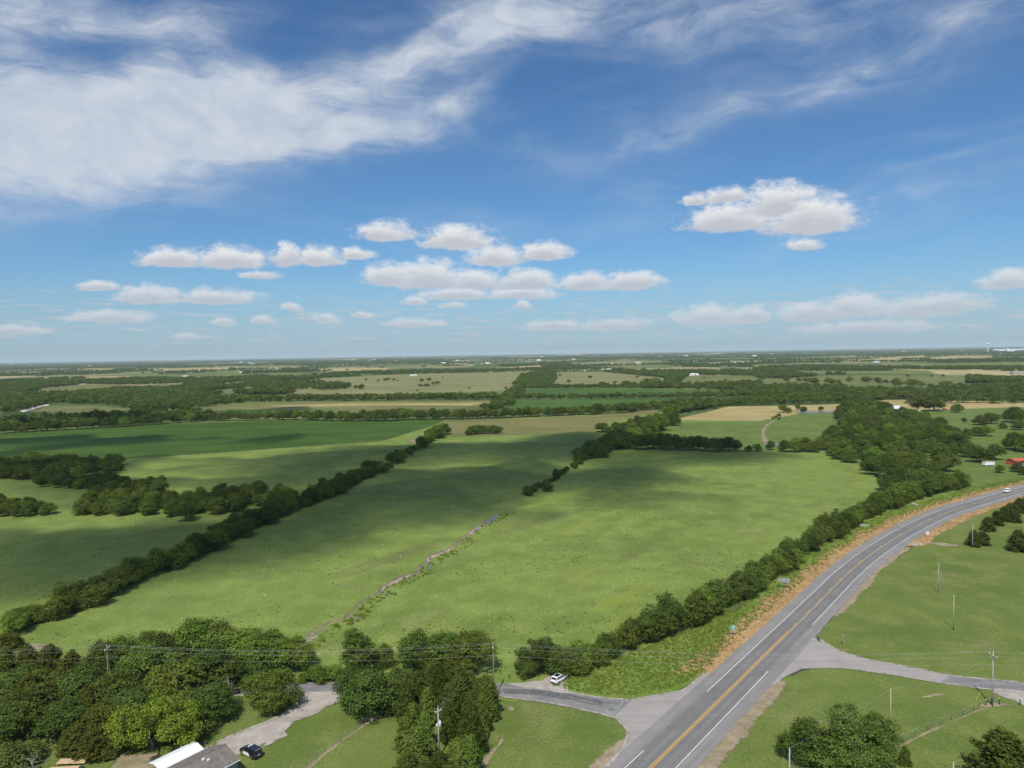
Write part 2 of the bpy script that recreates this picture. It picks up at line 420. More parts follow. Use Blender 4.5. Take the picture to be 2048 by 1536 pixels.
M['gravel'] = gravel('gravel', (0.33, 0.29, 0.245), (0.42, 0.38, 0.335), (0.30, 0.235, 0.17))
M['chalk'] = gravel('chalk', (0.55, 0.50, 0.42), (0.64, 0.59, 0.51))
M['mud'] = gravel('mud', (0.24, 0.195, 0.145), (0.36, 0.305, 0.24), (0.44, 0.39, 0.32), 1.0)
M['soft_mud'] = soften(gravel('soft_mud', (0.26, 0.205, 0.15), (0.38, 0.315, 0.245), (0.44, 0.39, 0.32), 1.0), 0.6)
M['dirt'] = gravel('dirt', (0.22, 0.175, 0.105), (0.32, 0.25, 0.165), (0.13, 0.15, 0.05), 1.4)
M['soft_dirt'] = soften(gravel('soft_dirt', (0.24, 0.195, 0.12), (0.34, 0.275, 0.185), (0.15, 0.16, 0.06), 1.4))
M['soft_gravel'] = soften(gravel('soft_gravel', (0.33, 0.29, 0.245), (0.42, 0.38, 0.335), (0.30, 0.235, 0.17)), 0.5)
M['concrete'] = gravel('concrete', (0.36, 0.35, 0.33), (0.46, 0.45, 0.42), (0.22, 0.22, 0.18), 1.5)
def asphalt(name, a, b, crack, patch, crack_amt=0.3, scale=0.35):
    m, t, p = new_mat(name)
    co = objco(); uvn = S.tree.nodes.new('ShaderNodeUVMap'); uv = S(uvn.outputs[0]); u, v, _ = sepx(uv)
    n = noise(co, 0.16, 5, 0.62); n2 = noise(co, 9.0, 3, 0.7); n3 = noise(comb(u * 0.02, v * 0.9, 0.0), 1.0, 5, 0.65)
    c = cmix(sstep(n * 0.45 + n3 * 0.55, 0.36, 0.64), a, b)
    # tyre-polished and oil-darkened wheel paths run along the lanes
    lane = S.m('ABSOLUTE', S.m('ABSOLUTE', v) - 1.85)
    path = (1.0 - sstep(S.m('ABSOLUTE', lane - 0.85), 0.15, 0.62)) * sstep(n3, 0.30, 0.62)
    c = cmix(path * 0.42, c, patch)
    vo = S.tree.nodes.new('ShaderNodeTexVoronoi'); vo.feature = 'DISTANCE_TO_EDGE'
    S.put(vo.inputs['Vector'], vmath('ADD', co, vmath('MULTIPLY', noise(co, 0.5, 3, 0.6, col=True), (3.0, 3.0, 0.0)))); vo.inputs['Scale'].default_value = scale
    ck = (1.0 - sstep(S(vo.outputs['Distance']), 0.005, 0.03)) * sstep(noise(co, 0.09, 3, 0.6), 0.46, 0.6)
    c = cmix(ck * crack_amt, c, crack)
    c = cmix(1.0, c, grey(lin(n2, 0.3, 0.7, 0.90, 1.10)), 'MULTIPLY')
    S.put(p.inputs['Base Color'], c); p.inputs['Roughness'].default_value = 0.88; p.inputs['Specular IOR Level'].default_value = 0.3
    bump(p, n2, 0.25, 0.02)
    return m
M['asphalt'] = asphalt('asphalt', (0.165, 0.158, 0.150), (0.215, 0.205, 0.194), (0.09, 0.088, 0.086), (0.125, 0.121, 0.118), 0.5)
M['shoulder'] = asphalt('shoulder', (0.205, 0.193, 0.182), (0.262, 0.245, 0.230), (0.12, 0.115, 0.11), (0.23, 0.22, 0.212))
M['old_asphalt'] = asphalt('old_asphalt', (0.160, 0.156, 0.150), (0.245, 0.236, 0.224), (0.34, 0.34, 0.33), (0.095, 0.096, 0.10), 0.75, 0.25)
M['apron'] = asphalt('apron', (0.285, 0.258, 0.235), (0.345, 0.318, 0.29), (0.20, 0.19, 0.18), (0.27, 0.245, 0.225), 0.3)
M['tyre_mark'] = soften(plain('tyre_mark', (0.165, 0.158, 0.150), 0.9, var=.12, scale=.8), 1.1)
M['tar'] = plain('tar', (0.06, 0.06, 0.062), 0.9)
def paint(name, c, wear):
    m, t, p = new_mat(name); co = objco()
    n = noise(co, 5.0, 4, 0.7)
    S.put(p.inputs['Base Color'], cmix(sstep(n, 0.52, 0.70) * wear, c, (0.2, 0.2, 0.2))); p.inputs['Roughness'].default_value = 0.6
    return m
M['white_paint'] = paint('white_paint', (0.78, 0.78, 0.77), 0.35)
M['yellow_paint'] = paint('yellow_paint', (0.66, 0.40, 0.075), 0.35)
def water(name, tint):
    m, t, p = new_mat(name); co = objco()
    p.inputs['Base Color'].default_value = (*tint, 1); p.inputs['Roughness'].default_value = 0.3; p.inputs['Specular IOR Level'].default_value = 0.45
    bump(p, noise(co, 1.2, 3, 0.6), 0.12, 0.05)
    return m
M['water'] = water('water', (0.15, 0.145, 0.125))

# ------------------------------------------------------------------ flat sheets of the setting
def rough_edge(pts, step, amp, seed):
    """resample a closed outline and let it wander a little"""
    out = []; r_ = random.Random(seed)
    for a, b in zip(pts, pts[1:] + pts[:1]):
        L = (b - a).length; n = max(1, min(60, int(L / step)))
        nx, ny = -(b.y - a.y) / max(L, 1e-6), (b.x - a.x) / max(L, 1e-6)
        for k in range(n):
            q = a.lerp(b, k / n); j = amp * mnoise.noise(Vector((q.x / (step * 2.2) + seed, q.y / (step * 2.2), 0.3))) * 1.6 if k else 0.0
            out.append(Vector((q.x + nx * j, q.y + ny * j, 0)))
    return out
def sheet(name, pts, z, mat, px=True, step=None, amp=None, parent=None, kind='structure'):
    w = [G(*q) for q in pts] if px else [Vector((q[0], q[1], 0)) for q in pts]
    if step: w = rough_edge(w, step, amp, len(name) + len(pts))
    vs = [(q.x, q.y, z) for q in w]
    me = bpy.data.meshes.new(name); me.from_pydata(vs, [], [tuple(range(len(vs)))])
    bm = bmesh.new(); bm.from_mesh(me); bmesh.ops.triangulate(bm, faces=bm.faces)
    for f in bm.faces:
        if f.normal.z < 0: f.normal_flip()
    bm.to_mesh(me); bm.free()
    me.materials.append(mat)
    uv = me.uv_layers.new(name='UVMap')
    for l in me.loops: uv.data[l.index].uv = (me.vertices[l.vertex_index].co.x, 99.0)
    o = link(name, me, parent)
    if not parent: o['kind'] = kind
    return o

def soft_sheet(name, pts, z, mat, core=0.55):
    """a patch whose cover thins out towards its rim"""
    w = rough_edge([G(*q) for q in pts], 1.2, 0.4, len(pts)); c = sum(w, Vector()) / len(w); n = len(w)
    vs = [(q.x, q.y, z) for q in w] + [tuple(c.lerp(q, core).xy) + (z,) for q in w] + [(c.x, c.y, z)]
    fs = [(i, (i + 1) % n, n + (i + 1) % n, n + i) for i in range(n)] + [(n + i, n + (i + 1) % n, 2 * n) for i in range(n)]
    me = bpy.data.meshes.new(name); me.from_pydata(vs, [], fs); bm = bmesh.new(); bm.from_mesh(me)
    for f in bm.faces:
        if f.normal.z < 0: f.normal_flip()
    bm.to_mesh(me); bm.free(); me.materials.append(mat)
    a = me.attributes.new('fade', 'FLOAT', 'POINT'); a.data.foreach_set('value', [0.0] * n + [1.0] * (n + 1))
    o = link(name, me); o['kind'] = 'structure'; return o
gm = bpy.data.meshes.new('ground')
gm.from_pydata([(-60000, -2000, 0), (60000, -2000, 0), (60000, 60000, 0), (-60000, 60000, 0)], [], [(0, 1, 2, 3)])
gm.materials.append(M['land'])
link('ground', gm)['kind'] = 'structure'
# the home pasture and its neighbours, edge to edge
sheet('pasture', [(-900, 1300), (-900, 900), (0, 874), (245, 919), (760, 883), (862, 853), (893, 842), (1000, 838), (1330, 818), (1345, 838), (1660, 845), (1760, 960), (1930, 985), (1700, 1060), (1400, 1250), (1000, 1420), (-900, 1420)], 0.02, M['pasture'], step=14, amp=2.0)
sheet('crop_field', [(-700, 884), (-500, 872), (0, 868), (300, 849), (560, 841), (886, 840), (862, 852), (775, 879), (500, 900), (245, 918), (100, 923), (-500, 938)], 0.05, M['corn'], step=14, amp=1.2)
sheet('hay_field', [(893, 842), (1000, 838), (1160, 832), (1320, 818), (1330, 822), (1260, 834), (1195, 848), (1190, 863), (1000, 871), (880, 873)], 0.05, M['hay'], step=20, amp=2)
sheet('straw_field', [(1345, 840), (1400, 827), (1460, 813), (1560, 812), (1700, 808), (1690, 824), (1610, 826), (1520, 842)], 0.05, M['straw'], step=20, amp=2)
sheet('meadow', [(1310, 846), (1520, 842), (1610, 827), (1690, 826), (1740, 860), (1660, 900), (1500, 900), (1290, 900)], 0.05, M['meadow'], step=14, amp=2)
sheet('meadow', [(1690, 826), (1700, 808), (2048, 806), (2300, 815), (2300, 990), (2048, 968), (1930, 980), (1760, 950)], 0.08, M['meadow'], step=14, amp=2)
sheet('straw_field', [(1735, 812), (1760, 800), (1860, 800), (2048, 805), (2048, 815), (1930, 818), (1780, 822)], 0.12, M['straw'], step=25, amp=2)
# farther fields
FIELDS = [
    ('hay_pale', [(470, 784), (560, 776), (640, 757), (740, 752), (830, 748), (1046, 744), (1035, 765), (1015, 781), (800, 788), (600, 788)]),
    ('hay', [(440, 815), (560, 807), (740, 804), (994, 801), (962, 813), (880, 820), (760, 820), (560, 818)]),
    ('straw', [(520, 811), (700, 807), (900, 807), (980, 804), (940, 811), (800, 811), (620, 814)]),
    ('bean', [(440, 829), (460, 819), (640, 820), (680, 826), (560, 829)]),
    ('bean', [(1040, 780), (1130, 777), (1500, 781), (1600, 784), (1400, 787), (1180, 789), (1034, 788)]),
    ('bean', [(1000, 816), (1040, 801), (1140, 799), (1420, 797), (1400, 801), (1240, 812), (1160, 813), (1070, 822)]),
    ('hay_pale', [(1090, 772), (1110, 744), (1180, 742), (1330, 756), (1330, 772)]),
    ('pasture_far', [(1340, 774), (1520, 771), (1510, 752), (1380, 750)]),
    ('pasture_far', [(1520, 762), (1650, 751), (1930, 750), (1940, 764), (1880, 776), (1520, 774)]),
    ('pasture_far', [(60, 780), (170, 769), (280, 771), (330, 768), (390, 772), (330, 780)]),
    ('pasture_far', [(380, 786), (500, 774), (520, 780), (440, 790)]), ('pasture_far', [(420, 772), (480, 763), (500, 770), (450, 775)]),
    ('pasture_far', [(60, 824), (100, 812), (180, 811), (245, 816), (262, 832), (150, 831)]), ('meadow', [(-40, 842), (30, 836), (130, 838), (120, 845), (-40, 850)]),
    ('hay', [(370, 818), (460, 811), (560, 812), (520, 818)]),
    ('hay_pale', [(1880, 790), (1960, 786), (2060, 787), (2060, 791), (1960, 793)]),
    ('straw', [(620, 739), (700, 735), (777, 736), (777, 741), (650, 742)]), ('straw', [(1850, 716), (1900, 712), (1984, 712), (1984, 718), (1870, 721)]),
    ('straw', [(1690, 724), (1760, 716), (1850, 711), (1850, 714), (1780, 721)]), ('straw', [(270, 739), (330, 737), (458, 735), (458, 741), (330, 742)]),
    ('straw', [(150, 740), (225, 737), (228, 741), (160, 742)]), ('straw', [(0, 738), (22, 735), (22, 739)]), ('straw', [(940, 738), (1080, 731), (1085, 735), (960, 740)]),
    ('straw', [(60, 755), (260, 752), (262, 757), (60, 757)]), ('straw', [(470, 741), (560, 738), (565, 741), (480, 743)]), ('hay_pale', [(1130, 727), (1250, 722), (1340, 724), (1340, 728), (1150, 731)]),
    ('pasture_far', [(1180, 735), (1250, 731), (1345, 732), (1340, 736), (1200, 738)]), ('straw', [(1380, 709), (1440, 706), (1440, 709)]), ('hay_pale', [(1500, 730), (1640, 726), (1640, 731), (1520, 734)]),
    ('straw', [(1090, 711), (1160, 708), (1160, 711)]), ('straw', [(620, 721), (720, 718), (720, 721)]), ('straw', [(530, 724), (590, 722), (590, 724)]),
    ('hay_pale', [(1700, 732), (1760, 728), (1860, 728), (1850, 732)]), ('pasture_far', [(1590, 741), (1660, 736), (1660, 741)]), ('hay_pale', [(1980, 742), (2060, 736), (2060, 741)])]
for i, (mt, poly) in enumerate(FIELDS):
    sheet({'bean': 'crop_field', 'hay': 'hay_field', 'hay_pale': 'hay_field', 'straw': 'straw_field'}.get(mt, 'far_pasture'), poly, 0.15 + 0.01 * (i % 7), M[mt], step=35, amp=5)

# ------------------------------------------------------------------ the highway
cl_px = [(1302, 1536), (1376, 1463), (1450, 1390), (1536, 1305), (1622, 1220), (1705.8, 1137), (1769, 1090), (1829, 1054.6), (1893.7, 1025), (1967, 1002.5), (2048, 979.7)]
ctrl = [G(*q) for q in cl_px]
d0 = (ctrl[1] - ctrl[0]).normalized()
ctrl = [ctrl[0] - d0 * 110, ctrl[0] - d0 * 55] + ctrl + [Vector((340, 409, 0)), Vector((430, 449, 0)), Vector((540, 485, 0))]
def catmull(P, n=12):
    out = []
    for i in range(1, len(P) - 2):
        a, b, c, d = P[i - 1], P[i], P[i + 1], P[i + 2]
        for k in range(n):
            t = k / n
            out.append(0.5 * ((2 * b) + (c - a) * t + (2 * a - 5 * b + 4 * c - d) * t * t + (3 * b - a - 3 * c + d) * t ** 3))
    return out
raw = catmull([2 * ctrl[0] - ctrl[1]] + ctrl + [2 * ctrl[-1] - ctrl[-2]])
def resample(P, step):
    out = [P[0]]; acc = 0.0
    for a, b in zip(P, P[1:]):
        L = (b - a).length; pos = 0.0
        while acc + (L - pos) >= step:
            pos += step - acc; out.append(a.lerp(b, pos / L)); acc = 0.0
        acc += L - pos
    return out
road = resample(raw, 1.0)
for _ in range(160):   # ease the curve
    road = [road[0]] + [(road[i - 1] + road[i] * 2 + road[i + 1]) / 4 for i in range(1, len(road) - 1)] + [road[-1]]
road_n = []
for i in range(len(road)):
    d = (road[min(i + 1, len(road) - 1)] - road[max(i - 1, 0)]).normalized(); road_n.append(Vector((-d.y, d.x, 0)))   # left of travel away
def s_of(px, py):
    g = G(px, py); return min(range(len(road)), key=lambda i: (road[i] - g).length)
def fade_strip(name, s0, s1, o0, o1, z, mat, wob, seed):
    """verge cover, solid beside the shoulder and thinning outwards and at its ends"""
    vs, fd = [], []; ks = [0, .25, .5, .75, 1.0]; ix = list(range(s0, s1, 2))
    for i in ix:
        wd = 1 + wob * mnoise.noise(Vector((i * .06, seed, 0))); e = min(1.0, (i - s0) / 14 + .1)
        for k_ in ks:
            q = road[i] + road_n[i] * (o0 + (o1 - o0) * k_ * wd); vs.append((q.x, q.y, z)); fd.append((1.0 - k_ ** 2.4) * e)
    n = len(ks); fs = [(a * n + b, a * n + b + 1, (a + 1) * n + b + 1, (a + 1) * n + b) for a in range(len(ix) - 1) for b in range(n - 1)]
    me = bpy.data.meshes.new(name); me.from_pydata(vs, [], fs); bm = bmesh.new(); bm.from_mesh(me)
    for f in bm.faces:
        if f.normal.z < 0: f.normal_flip()
    bm.to_mesh(me); bm.free(); me.materials.append(mat)
    a = me.attributes.new('fade', 'FLOAT', 'POINT'); a.data.foreach_set('value', fd)
    o = link(name, me); o['kind'] = 'structure'; return o
def strip(name, s0, s1, o0, o1, z, mat, parent=None, step=3, wob=0.0, seed=0.0):
    ix = sorted(set(list(range(s0, s1, step)) + [s1])); vs = []; uvs = []
    for i in ix:
        j0 = wob * mnoise.noise(Vector((i * 0.13, seed, 0))) if wob else 0.0; j1 = wob * 1.3 * mnoise.noise(Vector((i * 0.17, seed + 5, 0))) if wob else 0.0
        for o_ in (o0 + (j0 if abs(o0) > abs(o1) else 0), o1 + (j1 if abs(o1) > abs(o0) else 0)):
            q = road[i] + road_n[i] * o_; vs.append((q.x, q.y, z)); uvs.append((i, o_))
    fs = [(2 * k, 2 * k + 1, 2 * k + 3, 2 * k + 2) for k in range(len(ix) - 1)]
    me = bpy.data.meshes.new(name); me.from_pydata(vs, [], fs)
    bm = bmesh.new(); bm.from_mesh(me)
    for f in bm.faces:
        if f.normal.z < 0: f.normal_flip()
    bm.to_mesh(me); bm.free()
    me.materials.append(mat); uv = me.uv_layers.new(name='UVMap')
    for l in me.loops: uv.data[l.index].uv = uvs[l.vertex_index]
    o = link(name, me, parent)
    if not parent: o['kind'] = 'structure'
    return o
S1 = len(road) - 1
hw = strip('highway', 0, S1, 3.9, -3.9, 0.14, M['asphalt'])
strip('shoulder', 0, S1, 6.7, 3.85, 0.135, M['shoulder'], hw, 3, 0.25, 2.0)
strip('shoulder', 0, S1, -3.85, -6.5, 0.135, M['shoulder'], hw, 3, 0.25, 7.0)
LW0, LW1 = s_of(1285, 1503), s_of(1412, 1384)
RW0, RW1 = s_of(1537, 1344), s_of(1628, 1250)
strip('edge_line', 0, LW0, 3.72, 3.58, 0.15, M['white_paint'], hw); strip('edge_line', LW1, S1, 3.72, 3.58, 0.15, M['white_paint'], hw)
strip('edge_line', 0, RW0, -3.58, -3.72, 0.15, M['white_paint'], hw); strip('edge_line', RW1, S1, -3.58, -3.72, 0.15, M['white_paint'], hw)
CY = s_of(1577, 1262)
strip('centre_line', 0, S1, -0.14, -0.29, 0.15, M['yellow_paint'], hw)
strip('centre_line', 0, CY, 0.29, 0.14, 0.15, M['yellow_paint'], hw)
strip('stained_strip', 0, CY, 0.14, -0.14, 0.146, plain('stained_asphalt', (0.24, 0.17, 0.085), 0.9), hw)
s = CY + 4
while s < S1 - 4:
    strip('yellow_dash', s, s + 3, 0.29, 0.14, 0.15, M['yellow_paint'], hw, 1); s += 12
# bleached strips and verges beside it
D0, D1 = s_of(1405, 1345), S1
strip('tall_grass_verge', D0 - 4, S1, 17, 6.3, 0.06, M['verge'], None, 4, 2.5, 3.0)
fade_strip('dry_verge', D0 - 6, S1, 6.2, 14.5, 0.09, M['soft_dry'], .45, 1.0)
fade_strip('dry_verge', s_of(1800, 1098), S1, -6.0, -12.5, 0.09, M['soft_dry'], .45, 4.0)
fade_strip('bare_verge', 0, s_of(1560, 1352), -6.0, -10.5, 0.09, M['soft_dirt'], .5, 6.0)
fade_strip('bare_verge', s_of(1655, 1240), s_of(1815, 1090), -6.0, -9.0, 0.09, M['soft_dirt'], .5, 9.0)
fade_strip('bare_verge', 0, D0 - 8, 6.4, 9.5, 0.09, M['soft_dirt'], .5, 12.0)
# mown ground right of the highway and round the corner lots
sheet('lawn', [(1400, 1536), (1566, 1360), (1640, 1262), (1740, 1160), (1830, 1090), (1935, 1034), (2048, 994), (2300, 960), (2400, 1300), (2300, 1800), (1300, 1800)], 0.04, M['lawn'], step=10, amp=1.0)
sheet('lawn', [(1010, 1400), (1220, 1432), (1256, 1470), (1200, 1540), (1150, 1620), (560, 1800), (-200, 1800), (-300, 1400), (590, 1392), (800, 1398)], 0.04, M['lawn'], step=8, amp=1.0)
sheet('tall_grass_verge', [(1100, 1372), (1180, 1340), (1250, 1312), (1360, 1265), (1440, 1215), (1480, 1230), (1420, 1340), (1350, 1384), (1260, 1400), (1190, 1394), (1140, 1386)], 0.07, M['verge'], step=6, amp=1.0)
soft_sheet('dry_verge', [(1325, 1356), (1380, 1318), (1430, 1282), (1480, 1244), (1510, 1240), (1450, 1305), (1405, 1346), (1362, 1362)], 0.10, M['soft_dry'], .6)
# side roads
def path_strip(name, pts, width, z, mat, ends=True):
    P_ = catmull([G(*pts[0])] + [G(*q) for q in pts] + [G(*pts[-1])], 8); vs, fd = [], []
    for i, q in enumerate(P_):
        d = (P_[min(i + 1, len(P_) - 1)] - P_[max(i - 1, 0)]).normalized(); n = Vector((-d.y, d.x, 0)); e = min(1, i / 5, (len(P_) - 1 - i) / 5) if ends else 1
        for k_, f_ in ((-.5, -.2), (-.15, .5), (.15, .5), (.5, -.2)): v_ = q + n * k_ * width; vs.append((v_.x, v_.y, z)); fd.append(f_ * e)
    fs = [(a * 4 + b, a * 4 + b + 1, a * 4 + b + 5, a * 4 + b + 4) for a in range(len(P_) - 1) for b in range(3)]
    me = bpy.data.meshes.new(name); me.from_pydata(vs, [], fs); bm = bmesh.new(); bm.from_mesh(me)
    for f in bm.faces:
        if f.normal.z < 0: f.normal_flip()
    bm.to_mesh(me); bm.free(); me.materials.append(mat); a = me.attributes.new('fade', 'FLOAT', 'POINT'); a.data.foreach_set('value', fd)
    o = link(name, me); o['kind'] = 'structure'; return o
def poly_road(name, pts, z, mat, step=3, amp=0.15):
    o = sheet(name, pts, z, mat, step=step, amp=amp)
    me = o.data; uv = me.uv_layers['UVMap']
    for l in me.loops:
        c = me.vertices[l.vertex_index].co; uv.data[l.index].uv = (c.x, c.y * 0.6)
    return o
poly_road('side_road', [(-500, 1382), (0, 1373), (300, 1369), (595, 1367), (840, 1366), (1000, 1367), (1133, 1385), (1192, 1395), (1262, 1401), (1232, 1437), (1166, 1420.6), (1098, 1406.6), (1004, 1394), (840, 1391), (595, 1390), (300, 1394), (0, 1398), (-500, 1406)], 0.11, M['old_asphalt'])
poly_road('road_apron', [(1262, 1401), (1310, 1393), (1350, 1385), (1368, 1380), (1392, 1362), (1414, 1345), (1440, 1378), (1330, 1500), (1250, 1540), (1195, 1550), (1234, 1512), (1251, 1487), (1256.6, 1464), (1240, 1446), (1228, 1436)], 0.12, M['apron'])
poly_road('side_road', [(1690, 1305), (1744, 1321.6), (1833, 1338), (1909, 1353), (2048, 1366), (2300, 1385), (2300, 1412), (2048, 1387.6), (1985, 1380), (1909, 1371), (1833, 1358.4), (1756, 1345.7), (1685, 1336.8)], 0.11, M['old_asphalt'])
poly_road('road_apron', [(1600, 1262), (1634, 1278), (1647, 1283.5), (1672, 1298.7), (1711, 1314), (1760, 1325), (1900, 1352), (1880, 1366), (1756, 1345.7), (1685, 1336.8), (1630, 1336.8), (1602, 1338), (1574, 1351), (1545, 1375), (1530, 1350)], 0.125, M['apron'])
for k, pts in enumerate([[(1634, 1272), (1641, 1278), (1647, 1283), (1640, 1285), (1633, 1280)], [(1575, 1350), (1590, 1341), (1612, 1336), (1634, 1336), (1610, 1341), (1588, 1351), (1576, 1353)]]):
    sheet('tar_patch', pts, 0.142, M['tar'], step=1.0, amp=0.25)
sheet('tar_patch', [(1003, 1378), (1080, 1380), (1150, 1392), (1210, 1404), (1200, 1412), (1110, 1396), (1010, 1388)], 0.116, plain('dark_asphalt', (0.115, 0.113, 0.110), 0.9, var=0.3, scale=0.6), step=2, amp=0.5)
for k_, pts in enumerate(([(1004, 1394), (1098, 1406.6), (1166, 1420.6), (1228, 1436), (1242, 1447), (1256, 1465), (1250, 1488), (1232, 1514), (1205, 1542)], [(1262, 1401), (1350, 1385), (1370, 1379), (1412, 1346)], [(1136, 1385), (1192, 1395), (1262, 1401)], [(1640, 1280), (1672, 1299), (1711, 1314), (1744, 1321.6), (1833, 1338), (1909, 1353), (2048, 1366)], [(1574, 1351), (1602, 1338), (1630, 1337), (1685, 1337), (1756, 1346), (1833, 1358.6), (1909, 1371), (1985, 1380), (2048, 1388)], [(595, 1390), (300, 1394), (0, 1398)], [(595, 1367), (680, 1366), (1000, 1367)], [(684, 1402), (650, 1413), (631, 1427), (600, 1438), (585, 1444), (568, 1461), (545, 1484), (500, 1505)], [(436, 1486), (471, 1469), (532, 1446), (572, 1426), (602, 1404)])):
    path_strip('gravel_edge', pts, 1.7 if k_ < 7 else 2.4, .1602 + .0006 * k_, M['soft_gravel'], False)
M['seal'] = soften(plain('seal', (0.30, 0.29, 0.275), .9, var=.15), 1.0)
for z_, pts in ((.156, [(1092, 1372), (1098, 1380), (1120, 1390), (1160, 1401), (1215, 1414), (1250, 1424), (1275, 1432)]), (.157, [(1010, 1376), (1060, 1377), (1110, 1384)]), (.158, [(1040, 1388), (1100, 1397), (1170, 1412)]), (.159, [(1005, 1391), (1090, 1403), (1180, 1422)])):
    path_strip('crack_seal', pts, .55, z_, M['seal'], False)
sheet('paint_mark', [(1190, 1418), (1199, 1419), (1200, 1422), (1191, 1421)], .157, plain('orange_mark', (.42, .22, .10), .8, var=.3, scale=3), step=.5, amp=.08)
gv = M['gravel']
sheet('gravel_driveway', [(600, 1384), (682, 1384), (684, 1402), (650, 1413), (631, 1427), (600, 1438), (585, 1444), (568, 1461), (575, 1472), (545, 1484), (527, 1487), (500, 1505), (470, 1512), (420, 1500), (436, 1486), (471, 1469), (532, 1446), (572, 1426), (600, 1404)], 0.115, gv, step=2, amp=0.35)
sheet('gravel_pulloff', [(1010, 1367), (1050, 1366), (1085, 1362), (1098, 1352), (1136, 1354), (1140, 1362), (1124, 1374), (1140, 1388), (1100, 1383), (1050, 1377)], 0.118, gv, step=1.5, amp=0.4)
sheet('gravel_pulloff', [(1980, 1381), (1996, 1378), (2060, 1384), (2070, 1425), (2048, 1413), (2030, 1402), (2008, 1396)], 0.116, M['gravel'], step=2, amp=0.4)
# bare patches
for pts in [[(1000, 1480), (1010, 1465), (1014, 1470), (1002, 1488), (990, 1505), (975, 1530), (955, 1545), (962, 1520), (985, 1497)], [(1015, 1413), (1025, 1412), (1030, 1420), (1022, 1424), (1014, 1419)], [(715, 1440), (730, 1432), (745, 1434), (735, 1446), (718, 1446)],
            [(235, 1505), (330, 1500), (330, 1530), (300, 1560), (200, 1560)], [(120, 1300), (70, 1300), (40, 1290), (60, 1285), (110, 1290)], [(1825, 1398), (1870, 1386), (1900, 1388), (1860, 1396)], [(1960, 1406), (1990, 1404), (2040, 1410), (1985, 1413), (1945, 1418)],
            [(1680, 1300), (1697, 1296), (1694, 1303)], [(1850, 1085), (1880, 1084), (1930, 1092), (1890, 1094)], [(1140, 1395), (1160, 1396), (1180, 1404), (1165, 1404)]]:
    soft_sheet('bare_soil', pts, 0.055, M['soft_dirt'])
sheet('farm_track', [(860, 860), (872, 853), (880, 856), (850, 880), (836, 886), (815, 884)], 0.10, M['dirt'], step=8, amp=1.5)
# rutted track and ponds by the creek
sheet('farm_track', [(1524, 880), (1522, 862), (1532, 849), (1548, 840), (1550, 842), (1536, 852), (1529, 866), (1537, 887), (1530, 889)], 0.11, M['dirt'], step=4, amp=1.2)
pond = sheet('pond', [(1528, 888), (1540, 885), (1556, 886), (1562, 892), (1545, 894), (1528, 892)], 0.12, M['water'], step=3, amp=0.6)
pond = sheet('pond', [(1590, 826), (1604, 822.5), (1640, 823), (1668, 823), (1668, 826), (1630, 827), (1600, 827.5)], 0.13, M['water'], step=8, amp=1)
sheet('farm_track', [(40, 822), (75, 810), (98, 808), (98, 811), (78, 815), (46, 825)], 0.25, M['chalk'], step=12, amp=1)
sheet('farm_track', [(-20, 836), (4, 832), (4, 835), (-20, 839)], 0.25, M['chalk'])
# ------------------------------------------------------------------ creek: a cut bank, a mud bed and standing pools
creek_px = [(606, 1288, 3.0), (640, 1262, 3.2), (668, 1246, 2.6), (690, 1240, 1.5), (700, 1226, 2.0), (735, 1202, 1.3), (770, 1180, 1.6), (800, 1158, 2.6), (828, 1149, 1.2), (850, 1128, 1.4), (866, 1112, 2.2), (900, 1100, 1.4), (925, 1080, 1.6), (950, 1062, 2.0), (975, 1042, 2.2), (995, 1031, 2.4), (1010, 1024, 0.8)]
cpts = [(G(a, b), w * .46) for a, b, w in creek_px]
cl = []
for (a, wa), (b, wb) in zip(cpts, cpts[1:]):
    for k in range(6):
        t = k / 6; q = a.lerp(b, t); j = mnoise.noise(Vector((q.x * .16, q.y * .16, 2))) * 1.8
        cl.append((q + Vector((j, j * 0.4, 0)), wa * (1 - t) + wb * t))
bed = MB(); bank = MB(); lip = MB(); sec = []
for i, (q, w) in enumerate(cl):
    d = (cl[min(i + 4, len(cl) - 1)][0] - cl[max(i - 4, 0)][0]).normalized(); n = Vector((-d.y, d.x, 0)); up = Vector((0, 0, 1))
    h = max(.15, .38 + .35 * mnoise.noise(Vector((q.x * .12, q.y * .12, 0)))); e = min(1.0, i / 6, (len(cl) - 1 - i) / 6); h *= e
    sec.append((q - n * w * 1.1 + up * .05, q + n * w * .9 + up * .05, q + n * (w + .3) + up * h, q + n * (w + 3.2) + up * h * .7, q + n * (w + 10) + up * .012))
for a, b in zip(sec, sec[1:]):
    bed.quad(a[0], b[0], b[1], a[1]); bank.quad(a[1], b[1], b[2], a[2]); lip.quad(a[2], b[2], b[3], a[3]); lip.quad(a[3], b[3], b[4], a[4])
cb = bed.build('creek_bed', M['soft_mud']); cb['kind'] = 'structure'
fa = cb.data.attributes.new('fade', 'FLOAT', 'POINT'); fa.data.foreach_set('value', [min(1.0, .46 + .55 * mnoise.noise(Vector((v_.co.x * .045, v_.co.y * .045, 6)))) for v_ in cb.data.vertices])
bk = bank.build('cut_bank', plain('bank_soil', (0.20, 0.155, 0.11), 0.95, var=0.3, scale=1.0), cb); lp = lip.build('grassy_bank', M['pasture'], cb, True)
for pts in [[(970, 1048), (980, 1036), (996, 1028), (1003, 1029), (990, 1038), (983, 1048)], [(858, 1130), (862, 1124), (866, 1128), (862, 1140), (858, 1141)], [(944, 1066), (958, 1056), (962, 1058), (950, 1066)], [(690, 1252), (712, 1240), (722, 1230), (726, 1232), (712, 1244)], [(770, 1192), (782, 1182), (784, 1184), (774, 1194)]]:
    sheet('creek_pool', pts, 0.075, M['water'], step=1.5, amp=0.3)

